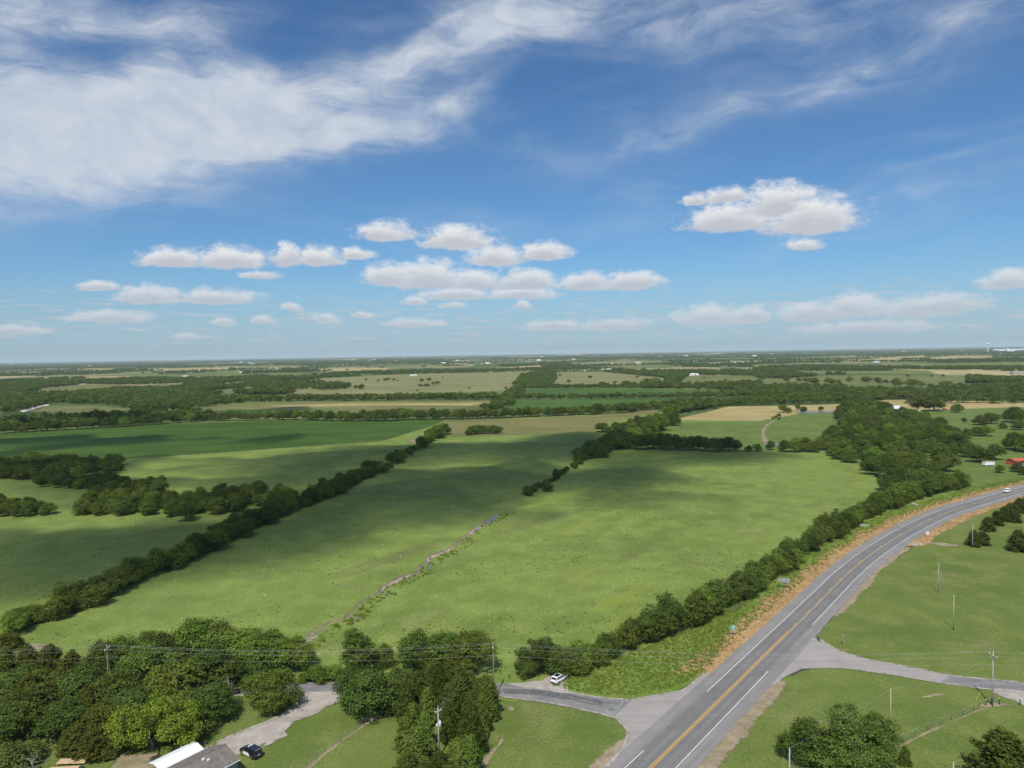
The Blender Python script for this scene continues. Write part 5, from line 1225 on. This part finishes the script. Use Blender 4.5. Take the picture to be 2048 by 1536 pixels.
def stop(px, py, az, label, h=2.2):
    rt = frame_at(px, py, az); rt.name = 'stop_sign'; tag(rt, label, 'stop sign')
    oc = [(.40 * math.cos(R(22.5 + 45 * i)), .40 * math.sin(R(22.5 + 45 * i))) for i in range(8)]
    MB().loft([[Vector((x, -.03, h + .4 + z)) for x, z in oc], [Vector((x, -.01, h + .4 + z)) for x, z in oc]]).build('white_border', M['sign_white'], rt)
    fc = MB().loft([[Vector((x * .92, -.036, h + .4 + z * .92)) for x, z in oc], [Vector((x * .92, -.031, h + .4 + z * .92)) for x, z in oc]]).build('red_face', M['sign_red'], rt)
    fo = bpy.data.curves.new('lettering', 'FONT'); fo.body = 'STOP'; fo.size = .27; fo.align_x = 'CENTER'; fo.align_y = 'CENTER'; fo.extrude = .002; fo.materials.append(M['sign_white'])
    tmp = bpy.data.objects.new('lettering', fo); COL.objects.link(tmp); me_ = bpy.data.meshes.new_from_object(tmp.evaluated_get(bpy.context.evaluated_depsgraph_get())); bpy.data.objects.remove(tmp); tx = link('lettering', me_, fc); tx.location = (0, -.041, h + .4); tx.rotation_euler = (R(90), 0, 0)
    MB().tube([(0, .02, -.1), (0, .02, h + 1.15)], .035, 8).build('post', M['galv'], rt)
    MB().box(0, .02, h + 1.2, .75, .012, .2).build('street_blade', M['sign_green'], rt); MB().box(0, .02, h + .98, .012, .75, .2).build('street_blade', M['sign_green'], rt)
    return rt
stop(1687, 1292, R(24), 'red stop sign with green street blades by the road on the lawn side')
stop(1221, 1450, R(250), 'stop sign seen edge-on with green street blades at the side road corner')
mp_ = frame_at(1134, 1384, 0); mp_.name = 'marker_post'; tag(mp_, 'slim white marker post beside the gravel pull-off', 'post')
MB().box(0, 0, .65, .13, .05, 1.4, taper=.9).build('stake', M['sign_white'], mp_); MB().box(0, -.03, 1.2, .10, .012, .15).build('reflector', M['sign_back'], mp_)
yb = frame_at(1598, 1455, R(10)); yb.name = 'warning_marker'; tag(yb, 'small yellow marker on a post behind the big shade tree', 'marker')
MB().tube([(0, 0, -.1), (0, 0, 1.1)], .04, 6).build('post', M['galv'], yb); MB().tube([(0, -.04, 1.05), (0, -.04, 1.5)], [.10, .12], 8).build('yellow_cap', plain('marker_yellow', (.80, .50, .05), .5), yb)
ub = frame_at(1620, 1467, R(-15)); ub.name = 'utility_box'; tag(ub, 'white utility box on the grass behind the big shade tree', 'utility box')
MB().box(0, 0, .4, .8, .5, .8).build('cabinet', M['sign_white'], ub); MB().box(0, 0, .84, .88, .58, .06).build('lid', M['can'], ub)
for (a, b, w, lb) in [(1727, 1051, 4.2, 'rubble concrete drain apron in the verge nearer the junction'), (1834, 1008, 5.0, 'rubble concrete drain apron in the verge farther round the curve'), (1838, 1089, 5.0, 'pale concrete culvert headwall at the inner verge of the curve')]:
    q = G(a, b); rt = empty('culvert_apron', q, R(35)); tag(rt, lb, 'culvert')
    for i in range(9):
        MB().box(rng.uniform(-w / 2, w / 2), rng.uniform(-1.3, 1.3), .10, rng.uniform(.7, 1.3), rng.uniform(.5, 1.0), rng.uniform(.25, .45), Matrix.Rotation(rng.uniform(-.4, .4), 4, 'Z')).build('slab', M['concrete'], rt)

# ================================================================== house, carport, lumber
M['shingle'] = None
def shingles():
    m, t, p = new_mat('shingle'); co = objco(); x, y, z = sepx(co)
    br = S.tree.nodes.new('ShaderNodeTexBrick'); S.put(br.inputs['Vector'], comb(y, x, 0.0)); br.inputs['Scale'].default_value = 1.0
    br.inputs['Brick Width'].default_value = .9; br.inputs['Row Height'].default_value = .28; br.inputs['Mortar Size'].default_value = .02
    br.inputs['Color1'].default_value = (.175, .150, .128, 1); br.inputs['Color2'].default_value = (.215, .190, .165, 1); br.inputs['Mortar'].default_value = (.12, .10, .085, 1)
    c = cmix(1.0, S(br.outputs['Color']), grey(lin(noise(co, 1.2, 5, .65), .3, .7, .8, 1.2)), 'MULTIPLY')
    S.put(p.inputs['Base Color'], c); p.inputs['Roughness'].default_value = .95; p.inputs['Specular IOR Level'].default_value = .15
    return m
M['shingle'] = shingles()
M['siding'] = plain('siding', (0.20, 0.27, 0.31), 0.8, var=.06)
M['trim_white'] = plain('trim_white', (0.70, 0.70, 0.68), 0.6, var=.05)
M['metal_white'] = plain('metal_white', (0.80, 0.81, 0.82), 0.4, .0, var=.03)
e_dir = Vector((-.577, -.817, 0)); w_dir = Vector((.817, -.577, 0))        # along the ridge (towards the camera side), across it
hc = Vector((-53.45, 127.7, 0)) + e_dir * 7.2
ho = empty('house', hc, math.atan2(e_dir.y, e_dir.x)); tag(ho, 'low house with grey-brown shingle roof and blue-grey siding beside the driveway', 'house')
# local x along the ridge (+ towards the camera side), local y = left of that = away from driveway ; gable towards -x
hl, hw_, ze, zr = 14.0, 8.6, 2.75, 4.3
MB().box(0, 0, ze / 2, hl - .6, hw_ - .7, ze).build('wall', M['siding'], ho)
for sd in (-1, 1):
    MB().add([(-hl / 2, sd * hw_ / 2, ze), (hl / 2, sd * hw_ / 2, ze), (hl / 2, 0, zr), (-hl / 2, 0, zr), (-hl / 2, sd * hw_ / 2, ze - .16), (hl / 2, sd * hw_ / 2, ze - .16), (hl / 2, 0, zr - .16), (-hl / 2, 0, zr - .16)],
             [(0, 1, 2, 3), (7, 6, 5, 4), (0, 4, 5, 1), (1, 5, 6, 2), (0, 3, 7, 4)]).build('roof_slope', M['shingle'], ho)
    MB().tube([(-hl / 2, sd * (hw_ / 2 + .06), ze - .05), (hl / 2, sd * (hw_ / 2 + .06), ze - .05)], .07, 6).build('gutter', M['trim_white'], ho)
    gb = MB().add([(-hl / 2 + .3 if sd < 0 else hl / 2 - .3, y, z) for y, z in ((-hw_ / 2 + .4, ze - .01), (hw_ / 2 - .4, ze - .01), (0, zr - .2))], [(0, 1, 2)]).build('gable', M['siding'], ho)
MB().box(0, 0, zr + .02, hl, .34, .05).build('ridge_cap', M['shingle'], ho)
for (x, y) in ((-2.6, 1.5), (-2.0, .9), (2.6, 1.5), (3.2, .9)):
    z = zr - abs(y) * (zr - ze) / (hw_ / 2)
    vb = MB().box(x, y, z + .16, .42, .42, .26).build('roof_vent', M['trim_white'], ho)
MB().tube([(-5.6, -3.9, ze - .1), (-5.6, -3.9, ze + .9)], .04, 6).build('dish_mast', M['galv'], ho); MB().tube([(-5.6, -3.9, ze + .9), (-5.72, -4.05, ze + 1.0)], [.05, .38], 12).build('satellite_dish', M['trim'], ho)
for x in (-4.6, -1.0, 3.2):
    wf = MB().box(x, -hw_ / 2 + .33, 1.5, 1.4, .08, 1.3).build('window', M['trim_white'], ho); MB().box(x, -hw_ / 2 + .28, 1.5, 1.2, .04, 1.1).build('pane', M['glass'], wf)
cp_ = Vector((-62.6, 127.2, 0)); ca = empty('carport', cp_, math.atan2(e_dir.y, e_dir.x)); tag(ca, 'white metal carport with rounded eaves tucked beside the house', 'carport')
prof = [(-2.15, 2.05), (-2.05, 2.35), (-1.75, 2.52), (0, 2.95), (1.75, 2.52), (2.05, 2.35), (2.15, 2.05)]
for i in range(6):      # roof of separate panels
    x0, x1 = -4.2 + i * 1.4, -4.2 + (i + 1) * 1.4 - .02
    rr = [[Vector((x, y, z)) for y, z in prof] + [Vector((x, y * .98, z - .06)) for y, z in reversed(prof)] for x in (x0, x1)]
    MB().loft(rr).build('roof_panel', M['metal_white'], ca)
for x in (-4.0, -1.3, 1.3, 4.0):
    for sd in (-1, 1): MB().box(x, sd * 2.05, 1.1, .08, .08, 2.2).build('leg', M['galv'], ca)
M['lumber'] = plain('lumber', (0.56, 0.40, 0.24), 0.85, var=.15, scale=2)
for (a, b, az_, n_, lb) in [(146, 1526, R(2), 7, 'pale deck of new planks lying at the foot of the grove'), (128, 1541, R(4), 5, 'second bundle of pale planks lying past the deck of planks')]:
    lm = empty('lumber_stack', G(a, b), az_); tag(lm, lb, 'lumber')
    for i in range(n_): MB().box(rng.uniform(-.1, .1), i * .25 - n_ * .125, .46, 5.2, .22, .06).build('plank', M['lumber'], lm)
    for x in (-2, 0, 2): MB().box(x, 0, .21, .12, n_ * .25, .43).build('bearer', M['trim'], lm)
br_ = empty('fire_pit', G(163, 1541)); tag(br_, 'black iron fire pit beside the planks', 'fire pit')
MB().tube([(0, 0, .3), (0, 0, .38), (0, 0, .6)], [.25, .45, .5], 14).build('bowl', M['trim'], br_)
for k in range(3): MB().tube([(.4 * math.cos(k * 2.1), .4 * math.sin(k * 2.1), 0), (.3 * math.cos(k * 2.1), .3 * math.sin(k * 2.1), .4)], .03, 5).build('leg', M['trim'], br_)

# ================================================================== farm buildings and trailers
M['red_metal'] = plain('red_metal', (0.46, 0.11, 0.05), 0.5, var=.1)
M['brick_red'] = plain('brick_red', (0.33, 0.13, 0.075), 0.8, var=.1)
M['roof_grey'] = plain('roof_grey', (0.30, 0.29, 0.28), 0.8, var=.1)
def gable_house(name, pos, L_, Wd, h, rise, az_, wall, roof, label, cat, detail=True, group=None):
    rt = empty(name, pos, az_); tag(rt, label, cat, group)
    MB().box(0, 0, h / 2, L_, Wd, h).build('wall', wall, rt)
    for sd in (-1, 1):
        MB().add([(-L_ / 2 - .4, sd * (Wd / 2 + .4), h), (L_ / 2 + .4, sd * (Wd / 2 + .4), h), (L_ / 2 + .4, 0, h + rise), (-L_ / 2 - .4, 0, h + rise), (-L_ / 2 - .4, sd * (Wd / 2 + .4), h - .15), (L_ / 2 + .4, sd * (Wd / 2 + .4), h - .15), (L_ / 2 + .4, 0, h + rise - .15), (-L_ / 2 - .4, 0, h + rise - .15)],
                 [(0, 1, 2, 3), (7, 6, 5, 4), (0, 4, 5, 1), (1, 5, 6, 2), (0, 3, 7, 4)]).build('roof_slope', roof, rt)
        MB().add([(sd * (L_ / 2 - .02), y, z) for y, z in ((-Wd / 2, h), (Wd / 2, h), (0, h + rise - .1))], [(0, 1, 2)]).build('gable', wall, rt)
    if detail:
        dr = MB().box(L_ * .2, -Wd / 2 - .03, h * .38, min(3.5, L_ * .2), .06, h * .75).build('door', M['trim'] if wall is not M['trim'] else M['can'], rt)
        for x in (-.3, -.05): MB().box(L_ * x, -Wd / 2 - .03, h * .55, L_ * .08, .06, h * .3).build('window', M['glass'], rt)
    return rt
gable_house('barn', G(1782, 823), 24, 16, 4.2, 2.6, R(-24), M['metal_white'], M['metal_white'], 'white metal barn with shallow roof behind the wood', 'barn')
gable_house('shed', G(2032, 929), 9, 6, 2.8, 1.3, R(15), M['red_metal'], M['red_metal'], 'orange-red metal shed at the edge of the trees past the curve', 'shed')
tr = empty('box_trailer', G(1976, 932), R(12)); tag(tr, 'white box trailer with an open side parked on the grass past the curve', 'trailer')
MB().box(-.6, 0, 1.75, 5.6, 2.3, 2.1).build('box', M['metal_white'], tr); MB().box(-.6, 0, 2.84, 5.7, 2.4, .08).build('roof', plain('rust_roof', (.42, .27, .19), .8, var=.3), tr)
MB().box(3.1, -.25, 1.6, 1.3, 1.9, 1.9).build('open_door', M['metal_white'], tr)
for x in (-1.4, -.5):
    for sd in (-1, 1): MB().tube([(x, sd * 1.0, .4), (x, sd * 1.22, .4)], .4, 14).build('wheel', M['tyre'], tr)
MB().tube([(-3.4, 0, .6), (-5.0, 0, .5)], .07, 6).build('drawbar', M['trim'], tr)
yard = [('grey', 1822, 823, 'grey'), ('white', 1838, 823, 'white'), ('grey', 1858, 822, 'grey'), ('white', 1878, 821, 'white'), ('red', 1890, 820, 'red'), ('white', 1905, 819, 'white')]
for c_, a, b, w in yard:
    car('yard_car', f'{w} vehicle parked in the yard beyond the white barn', G(a, b), Vector((.95, .3, 0)).normalized(), M['car_' + c_], 5.0, 2.0, 1.9, van=True, group='vehicles in the barn yard')
FARM = [(1386, 751, 30, 12, 4.5, 'white', 'white metal barn on the open hillside beyond the bean fields'), (827, 752, 22, 9, 3.5, 'white', 'long white house at the top of the pale hay field'), (1165, 743, 26, 12, 4, 'white', 'white barn on the rise by the pasture dotted with trees'), (1208, 741, 24, 12, 4.5, 'brick', 'brick-red building with pale roof on the rise'), (1218, 740, 18, 10, 4, 'white', 'white house beside the brick-red building'), (485, 746, 24, 12, 4.5, 'white', 'white barn among the far woods beyond the thickets'), (371, 754, 20, 10, 4, 'white', 'white house in a clearing beyond the left woods'),
        (988, 744, 26, 10, 3, 'grey', 'low grey house at the end of the pale hay field'), (1972, 757, 34, 12, 4, 'brick', 'low building with red-brown roof beyond the grazing land'), (1276, 726, 34, 14, 5, 'white', 'white farmhouse on a far clearing'), (1212, 730, 26, 12, 5, 'white', 'far white barn left of the clearing farmhouse'), (1225, 729, 22, 10, 5, 'white', 'far white shed next to the barn of the clearing'), (1753, 725, 30, 14, 5, 'white', 'white barn far beyond the right-hand pastures'), (1833, 722, 46, 24, 6, 'white', 'broad white dome-roofed barn far beyond the pastures'),
        (887, 727, 44, 16, 7, 'white', 'white block far off left of the radio mast'), (975, 727, 36, 14, 6, 'white', 'pale far building right of the radio mast'), (743, 716, 60, 20, 9, 'white', 'tall white building on the far plain'), (1413, 714, 60, 20, 8, 'white', 'pale building on the far right plain'), (2040, 748, 40, 14, 4, 'grey', 'grey roofed house at the edge of the far woods'), (1296, 749, 14, 8, 3, 'white', 'little white shed by the hedge of the tree-dotted pasture')]
for (a, b, L_, Wd, h, c_, lb) in FARM:
    wl = {'white': M['metal_white'], 'brick': M['brick_red'], 'grey': M['roof_grey']}[c_]; rf = {'white': M['metal_white'], 'brick': M['brick_red'] if a > 1500 else M['trim_white'], 'grey': M['roof_grey']}[c_]
    gable_house('farm_building', G(a, b), L_, Wd, h, h * .45, rng.uniform(-.4, .4), wl, rf, lb, 'building', L_ < 35)
# the town on the far right horizon, a water tower and a radio mast
for i in range(16):
    a = 1995 + i * 5 + rng.uniform(-2, 2); q = G(a, 700.5 + rng.uniform(0, 3))
    gable_house('town_building', q, rng.uniform(50, 120), rng.uniform(30, 60), rng.uniform(12, 26), 5, rng.uniform(-.3, .3), M['metal_white'] if i % 3 else M['trim_white'], M['metal_white'], 'pale block of the distant town on the right horizon', 'building', False, 'buildings of the distant town')
for i in range(34):
    a = rng.uniform(20, 1990); b = rng.uniform(3, 13)
    hy = 709.6 - (a - 1024) * .0161
    gable_house('distant_house', G(a, hy + b), rng.uniform(30, 60), rng.uniform(14, 24), rng.uniform(7, 12), 4, rng.uniform(-.5, .5), M['metal_white'] if i % 2 else M['trim_white'], M['metal_white'] if i % 3 else M['roof_grey'], 'tiny pale building sprinkled among the distant woods', 'building', False, 'buildings sprinkled over the far plain')
def gpt(a, dist):
    d = ray(a, 760); return Vector((d.x / d.y * dist, dist, 0))
wq = gpt(1975, 8200); wt = empty('water_tower', wq); tag(wt, 'pale water tower on the right horizon above the distant town', 'water tower')
MB().tube([(0, 0, 88), (0, 0, 90), (0, 0, 96), (0, 0, 102), (0, 0, 105)], [4, 14, 19, 13, 2], 16).build('tank', M['metal_white'], wt, True); MB().tube([(0, 0, 0), (0, 0, 90)], [5, 3.6], 12).build('stem', M['metal_white'], wt)
rq = gpt(923, 7000); rm = empty('radio_mast', rq); tag(rm, 'thin lattice radio mast standing above the horizon', 'mast')
for k in range(3): MB().tube([(1.6 * math.cos(k * 2.1), 1.6 * math.sin(k * 2.1), 0), (.9 * math.cos(k * 2.1), .9 * math.sin(k * 2.1), 175)], .5, 4).build('leg', M['galv'], rm)
for j in range(16): MB().tube([(1.4, 0, j * 11), (-.8, 1.2, j * 11 + 6), (-.8, -1.2, j * 11 + 11)], .28, 3).build('bracing', M['galv'], rm)

# ================================================================== tufts, weeds and stones
def tuft_mesh(n, h, spread, seed, mat):
    rs = np.random.RandomState(seed); C = np.zeros((n, 3)); a = rs.uniform(0, 6.28, n); rr = spread * np.sqrt(rs.rand(n))
    hh = h * rs.uniform(.5, 1.1, n); C[:, 0] = np.cos(a) * rr; C[:, 1] = np.sin(a) * rr; C[:, 2] = hh * .48
    lean = rs.normal(size=(n, 3)) * .35; T = unit(lean * np.array([1, 1, 0]) + np.array([0, 0, 1])); N = unit(rs.normal(size=(n, 3)) * np.array([1, 1, .3]))
    return quads_mesh('tuft', C, N, T, hh, .28, rs.rand(n), mat)
M['dry_blade'] = leaf_mat('dry_blade', (0.30, 0.20, 0.10), (0.50, 0.37, 0.20), 0.35)
M['flower'] = leaf_mat('flower', (0.24, 0.27, 0.035), (0.42, 0.41, 0.07), 0.3)
M['weed'] = leaf_mat('weed', (0.085, 0.130, 0.028), (0.150, 0.20, 0.045), 0.3)
tg = [tuft_mesh(34, .6, .45, 500 + k, M['blade']) for k in range(3)]
td = [tuft_mesh(30, .38, .42, 510 + k, M['dry_blade']) for k in range(2)]
tf = [tuft_mesh(20, .8, .45, 520, M['flower'])]
tw = [tuft_mesh(26, .42, .36, 530 + k, M['weed']) for k in range(2)]
def poly_pts(poly, n):
    W_ = np.array([(G(*q).x, G(*q).y) for q in poly]); out = []
    lo, hi = W_.min(0), W_.max(0)
    X = rng.uniform(lo[0], hi[0], n); Y = rng.uniform(lo[1], hi[1], n); c = np.zeros(n, bool); j = len(W_) - 1
    for i in range(len(W_)):
        t = ((W_[i, 1] > Y) != (W_[j, 1] > Y)) & (X < (W_[j, 0] - W_[i, 0]) * (Y - W_[i, 1]) / (W_[j, 1] - W_[i, 1] + 1e-9) + W_[i, 0]); c ^= t; j = i
    return [(x, y, .03) for x, y in zip(X[c], Y[c])]
def strip_pts(s0, s1, o0, o1, n):
    out = []
    for _ in range(n):
        i = rng.randint(s0, s1); o_ = rng.uniform(o0, o1); q = road[i] + road_n[i] * o_; out.append((q.x + rng.uniform(-.5, .5), q.y + rng.uniform(-.5, .5), .03))
    return out
def ss(n, a, b): return [(s_, s_, s_ * rng.uniform(.8, 1.2)) for s_ in rng.uniform(a, b, n)]
VERGE = [(1100, 1372), (1180, 1340), (1250, 1312), (1360, 1265), (1440, 1215), (1480, 1228), (1420, 1335), (1350, 1378), (1260, 1392), (1190, 1388), (1140, 1380)]
P1 = poly_pts(VERGE, 9000) + strip_pts(D0 + 8, S1, 9.5, 17.5, 5000); gn_scatter('verge_grass', P1, ss(len(P1), .3, .8), tg)
P2 = strip_pts(D0, S1, 6.4, 11.5, 1500) + strip_pts(s_of(1815, 1088), S1, -11.0, -6.4, 800) + poly_pts([(1335, 1350), (1430, 1290), (1500, 1250), (1440, 1312), (1362, 1358)], 900); gn_scatter('dry_grass', P2, ss(len(P2), .35, .8), td)
P3 = [p for p in P1 if mnoise.noise(Vector((p[0] * .12, p[1] * .12, 1))) > .22 and rng.rand() < .16]; gn_scatter('yellow_flowers', P3, ss(len(P3), .3, .65), tf)
PAST = [(0, 1290), (-300, 1200), (0, 1050), (300, 950), (760, 885), (900, 875), (1195, 880), (1640, 915), (1760, 965), (1500, 1170), (1300, 1260), (1100, 1330), (700, 1340), (300, 1300)]
P4 = [p for p in poly_pts(PAST, 30000) if mnoise.noise(Vector((p[0] * .03, p[1] * .03, 5))) + .5 * mnoise.noise(Vector((p[0] * .15, p[1] * .15, 9))) > .12 and rng.rand() < min(.6, 150 / p[1])]
gn_scatter('pasture_weeds', P4, [(a, b, c * .55) for a, b, c in ss(len(P4), .4, 1.1)], tw)
st = MB(); st.tube([(0, 0, 0), (.02, .01, .12), (0, 0, .2)], [.2, .24, .06], 7)
sm = st.mesh('stone', M['chalk']); P5 = poly_pts(PAST, 420); gn_scatter('pale_stones', P5, ss(len(P5), .5, 1.2), [sm])
P6 = []
for q, w in cl:
    d = Vector((.72, .69, 0))
    for _ in range(5):
        if rng.rand() < .5: P6.append((q.x + rng.uniform(-.5, 4.5) + w, q.y - rng.uniform(-.5, 3.0), .03))
gn_scatter('creek_reeds', P6, ss(len(P6), .5, 1.3), tg)

# ================================================================== air
# broken cumulus overhead, out of frame towards the sun; its gaps and bodies dapple the pasture
CLOUD_Z = 720.0
BLOBS = [((900, 960), 95, 85, 1.1), ((1030, 905), 75, 55, 1.0), ((1120, 890), 60, 45, .7), ((760, 1015), 62, 42, 1.0), ((650, 1065), 42, 26, .8), ((1290, 950), 62, 34, 1.0), ((1180, 975), 36, 22, .7), ((1400, 925), 60, 40, .6), ((430, 930), 110, 34, .6), ((640, 925), 80, 34, .7),
         ((780, 905), 50, 40, .6), ((150, 1110), 50, 26, .6), ((-40, 1160), 60, 30, .8), ((330, 1090), 40, 26, .5), ((40, 888), 150, 50, .8), ((300, 884), 110, 26, .55), ((40, 850), 200, 50, .7), ((480, 1120), 40, 30, .5), ((570, 1095), 34, 26, .6), ((-200, 1000), 120, 80, .9), ((200, 830), 260, 90, .5), ((1000, 1040), 40, 30, .4)]
off = Vector((to_sun.x, to_sun.y, 0)) * (CLOUD_Z / to_sun.z)
bw = [(G(*c), rx, ry, w) for c, rx, ry, w in BLOBS]
step = 9.0; gx0, gx1, gy0, gy1 = -1000, 320, 180, 1500
nx_, ny_ = int((gx1 - gx0) / step), int((gy1 - gy0) / step); TH = np.zeros((nx_ + 1, ny_ + 1))
for i in range(nx_ + 1):
    for j in range(ny_ + 1):
        x, y = gx0 + i * step, gy0 + j * step; t = 0.0
        for c, rx, ry, w in bw:
            d2 = ((x - c.x) / rx) ** 2 + ((y - c.y) / ry) ** 2
            if d2 < 5: t += w * math.exp(-d2)
        if t > .05:
            t = t * .92 - .30 + 1.1 * mnoise.fractal(Vector((x / 95, y / 80, 3.1)), .85, 2.0, 4)
        TH[i, j] = max(0.0, min(1.3, t))
cm_ = MB(); idx = {}
def cv(i, j, top):
    k = (i, j, top)
    if k not in idx:
        x, y = gx0 + i * step + off.x, gy0 + j * step + off.y; t = TH[i, j]
        idx[k] = len(cm_.v); cm_.v.append((x, y, CLOUD_Z + (62 * t if top else -10 * t)))
    return idx[k]
for i in range(nx_):
    for j in range(ny_):
        if max(TH[i, j], TH[i + 1, j], TH[i, j + 1], TH[i + 1, j + 1]) > 0:
            cm_.f.append((cv(i, j, 1), cv(i + 1, j, 1), cv(i + 1, j + 1, 1), cv(i, j + 1, 1))); cm_.f.append((cv(i, j + 1, 0), cv(i + 1, j + 1, 0), cv(i + 1, j, 0), cv(i, j, 0)))
def volume(name, dens, colr, aniso):
    m = bpy.data.materials.new(name); m.use_nodes = True; t = m.node_tree; t.nodes.clear()
    v_ = t.nodes.new('ShaderNodeVolumePrincipled'); v_.inputs['Density'].default_value = dens; v_.inputs['Color'].default_value = (*colr, 1); v_.inputs['Anisotropy'].default_value = aniso
    o = t.nodes.new('ShaderNodeOutputMaterial'); t.links.new(v_.outputs[0], o.inputs['Volume'])
    return m
me = bpy.data.meshes.new('cloud'); me.from_pydata(cm_.v, [], cm_.f); me.materials.append(volume('cloud_air', 0.032, (.97, .97, .98), .3))
bm = bmesh.new(); bm.from_mesh(me); bmesh.ops.remove_doubles(bm, verts=bm.verts, dist=.01); bmesh.ops.recalc_face_normals(bm, faces=bm.faces); bm.to_mesh(me); bm.free()
link('cloud', me)['kind'] = 'stuff'
hz = MB().box(0, 28000, 94.5, 124000, 64000, 191).build('haze', volume('haze_air', 3.2e-5, (.74, .87, 1.0), .0)); hz['kind'] = 'stuff'
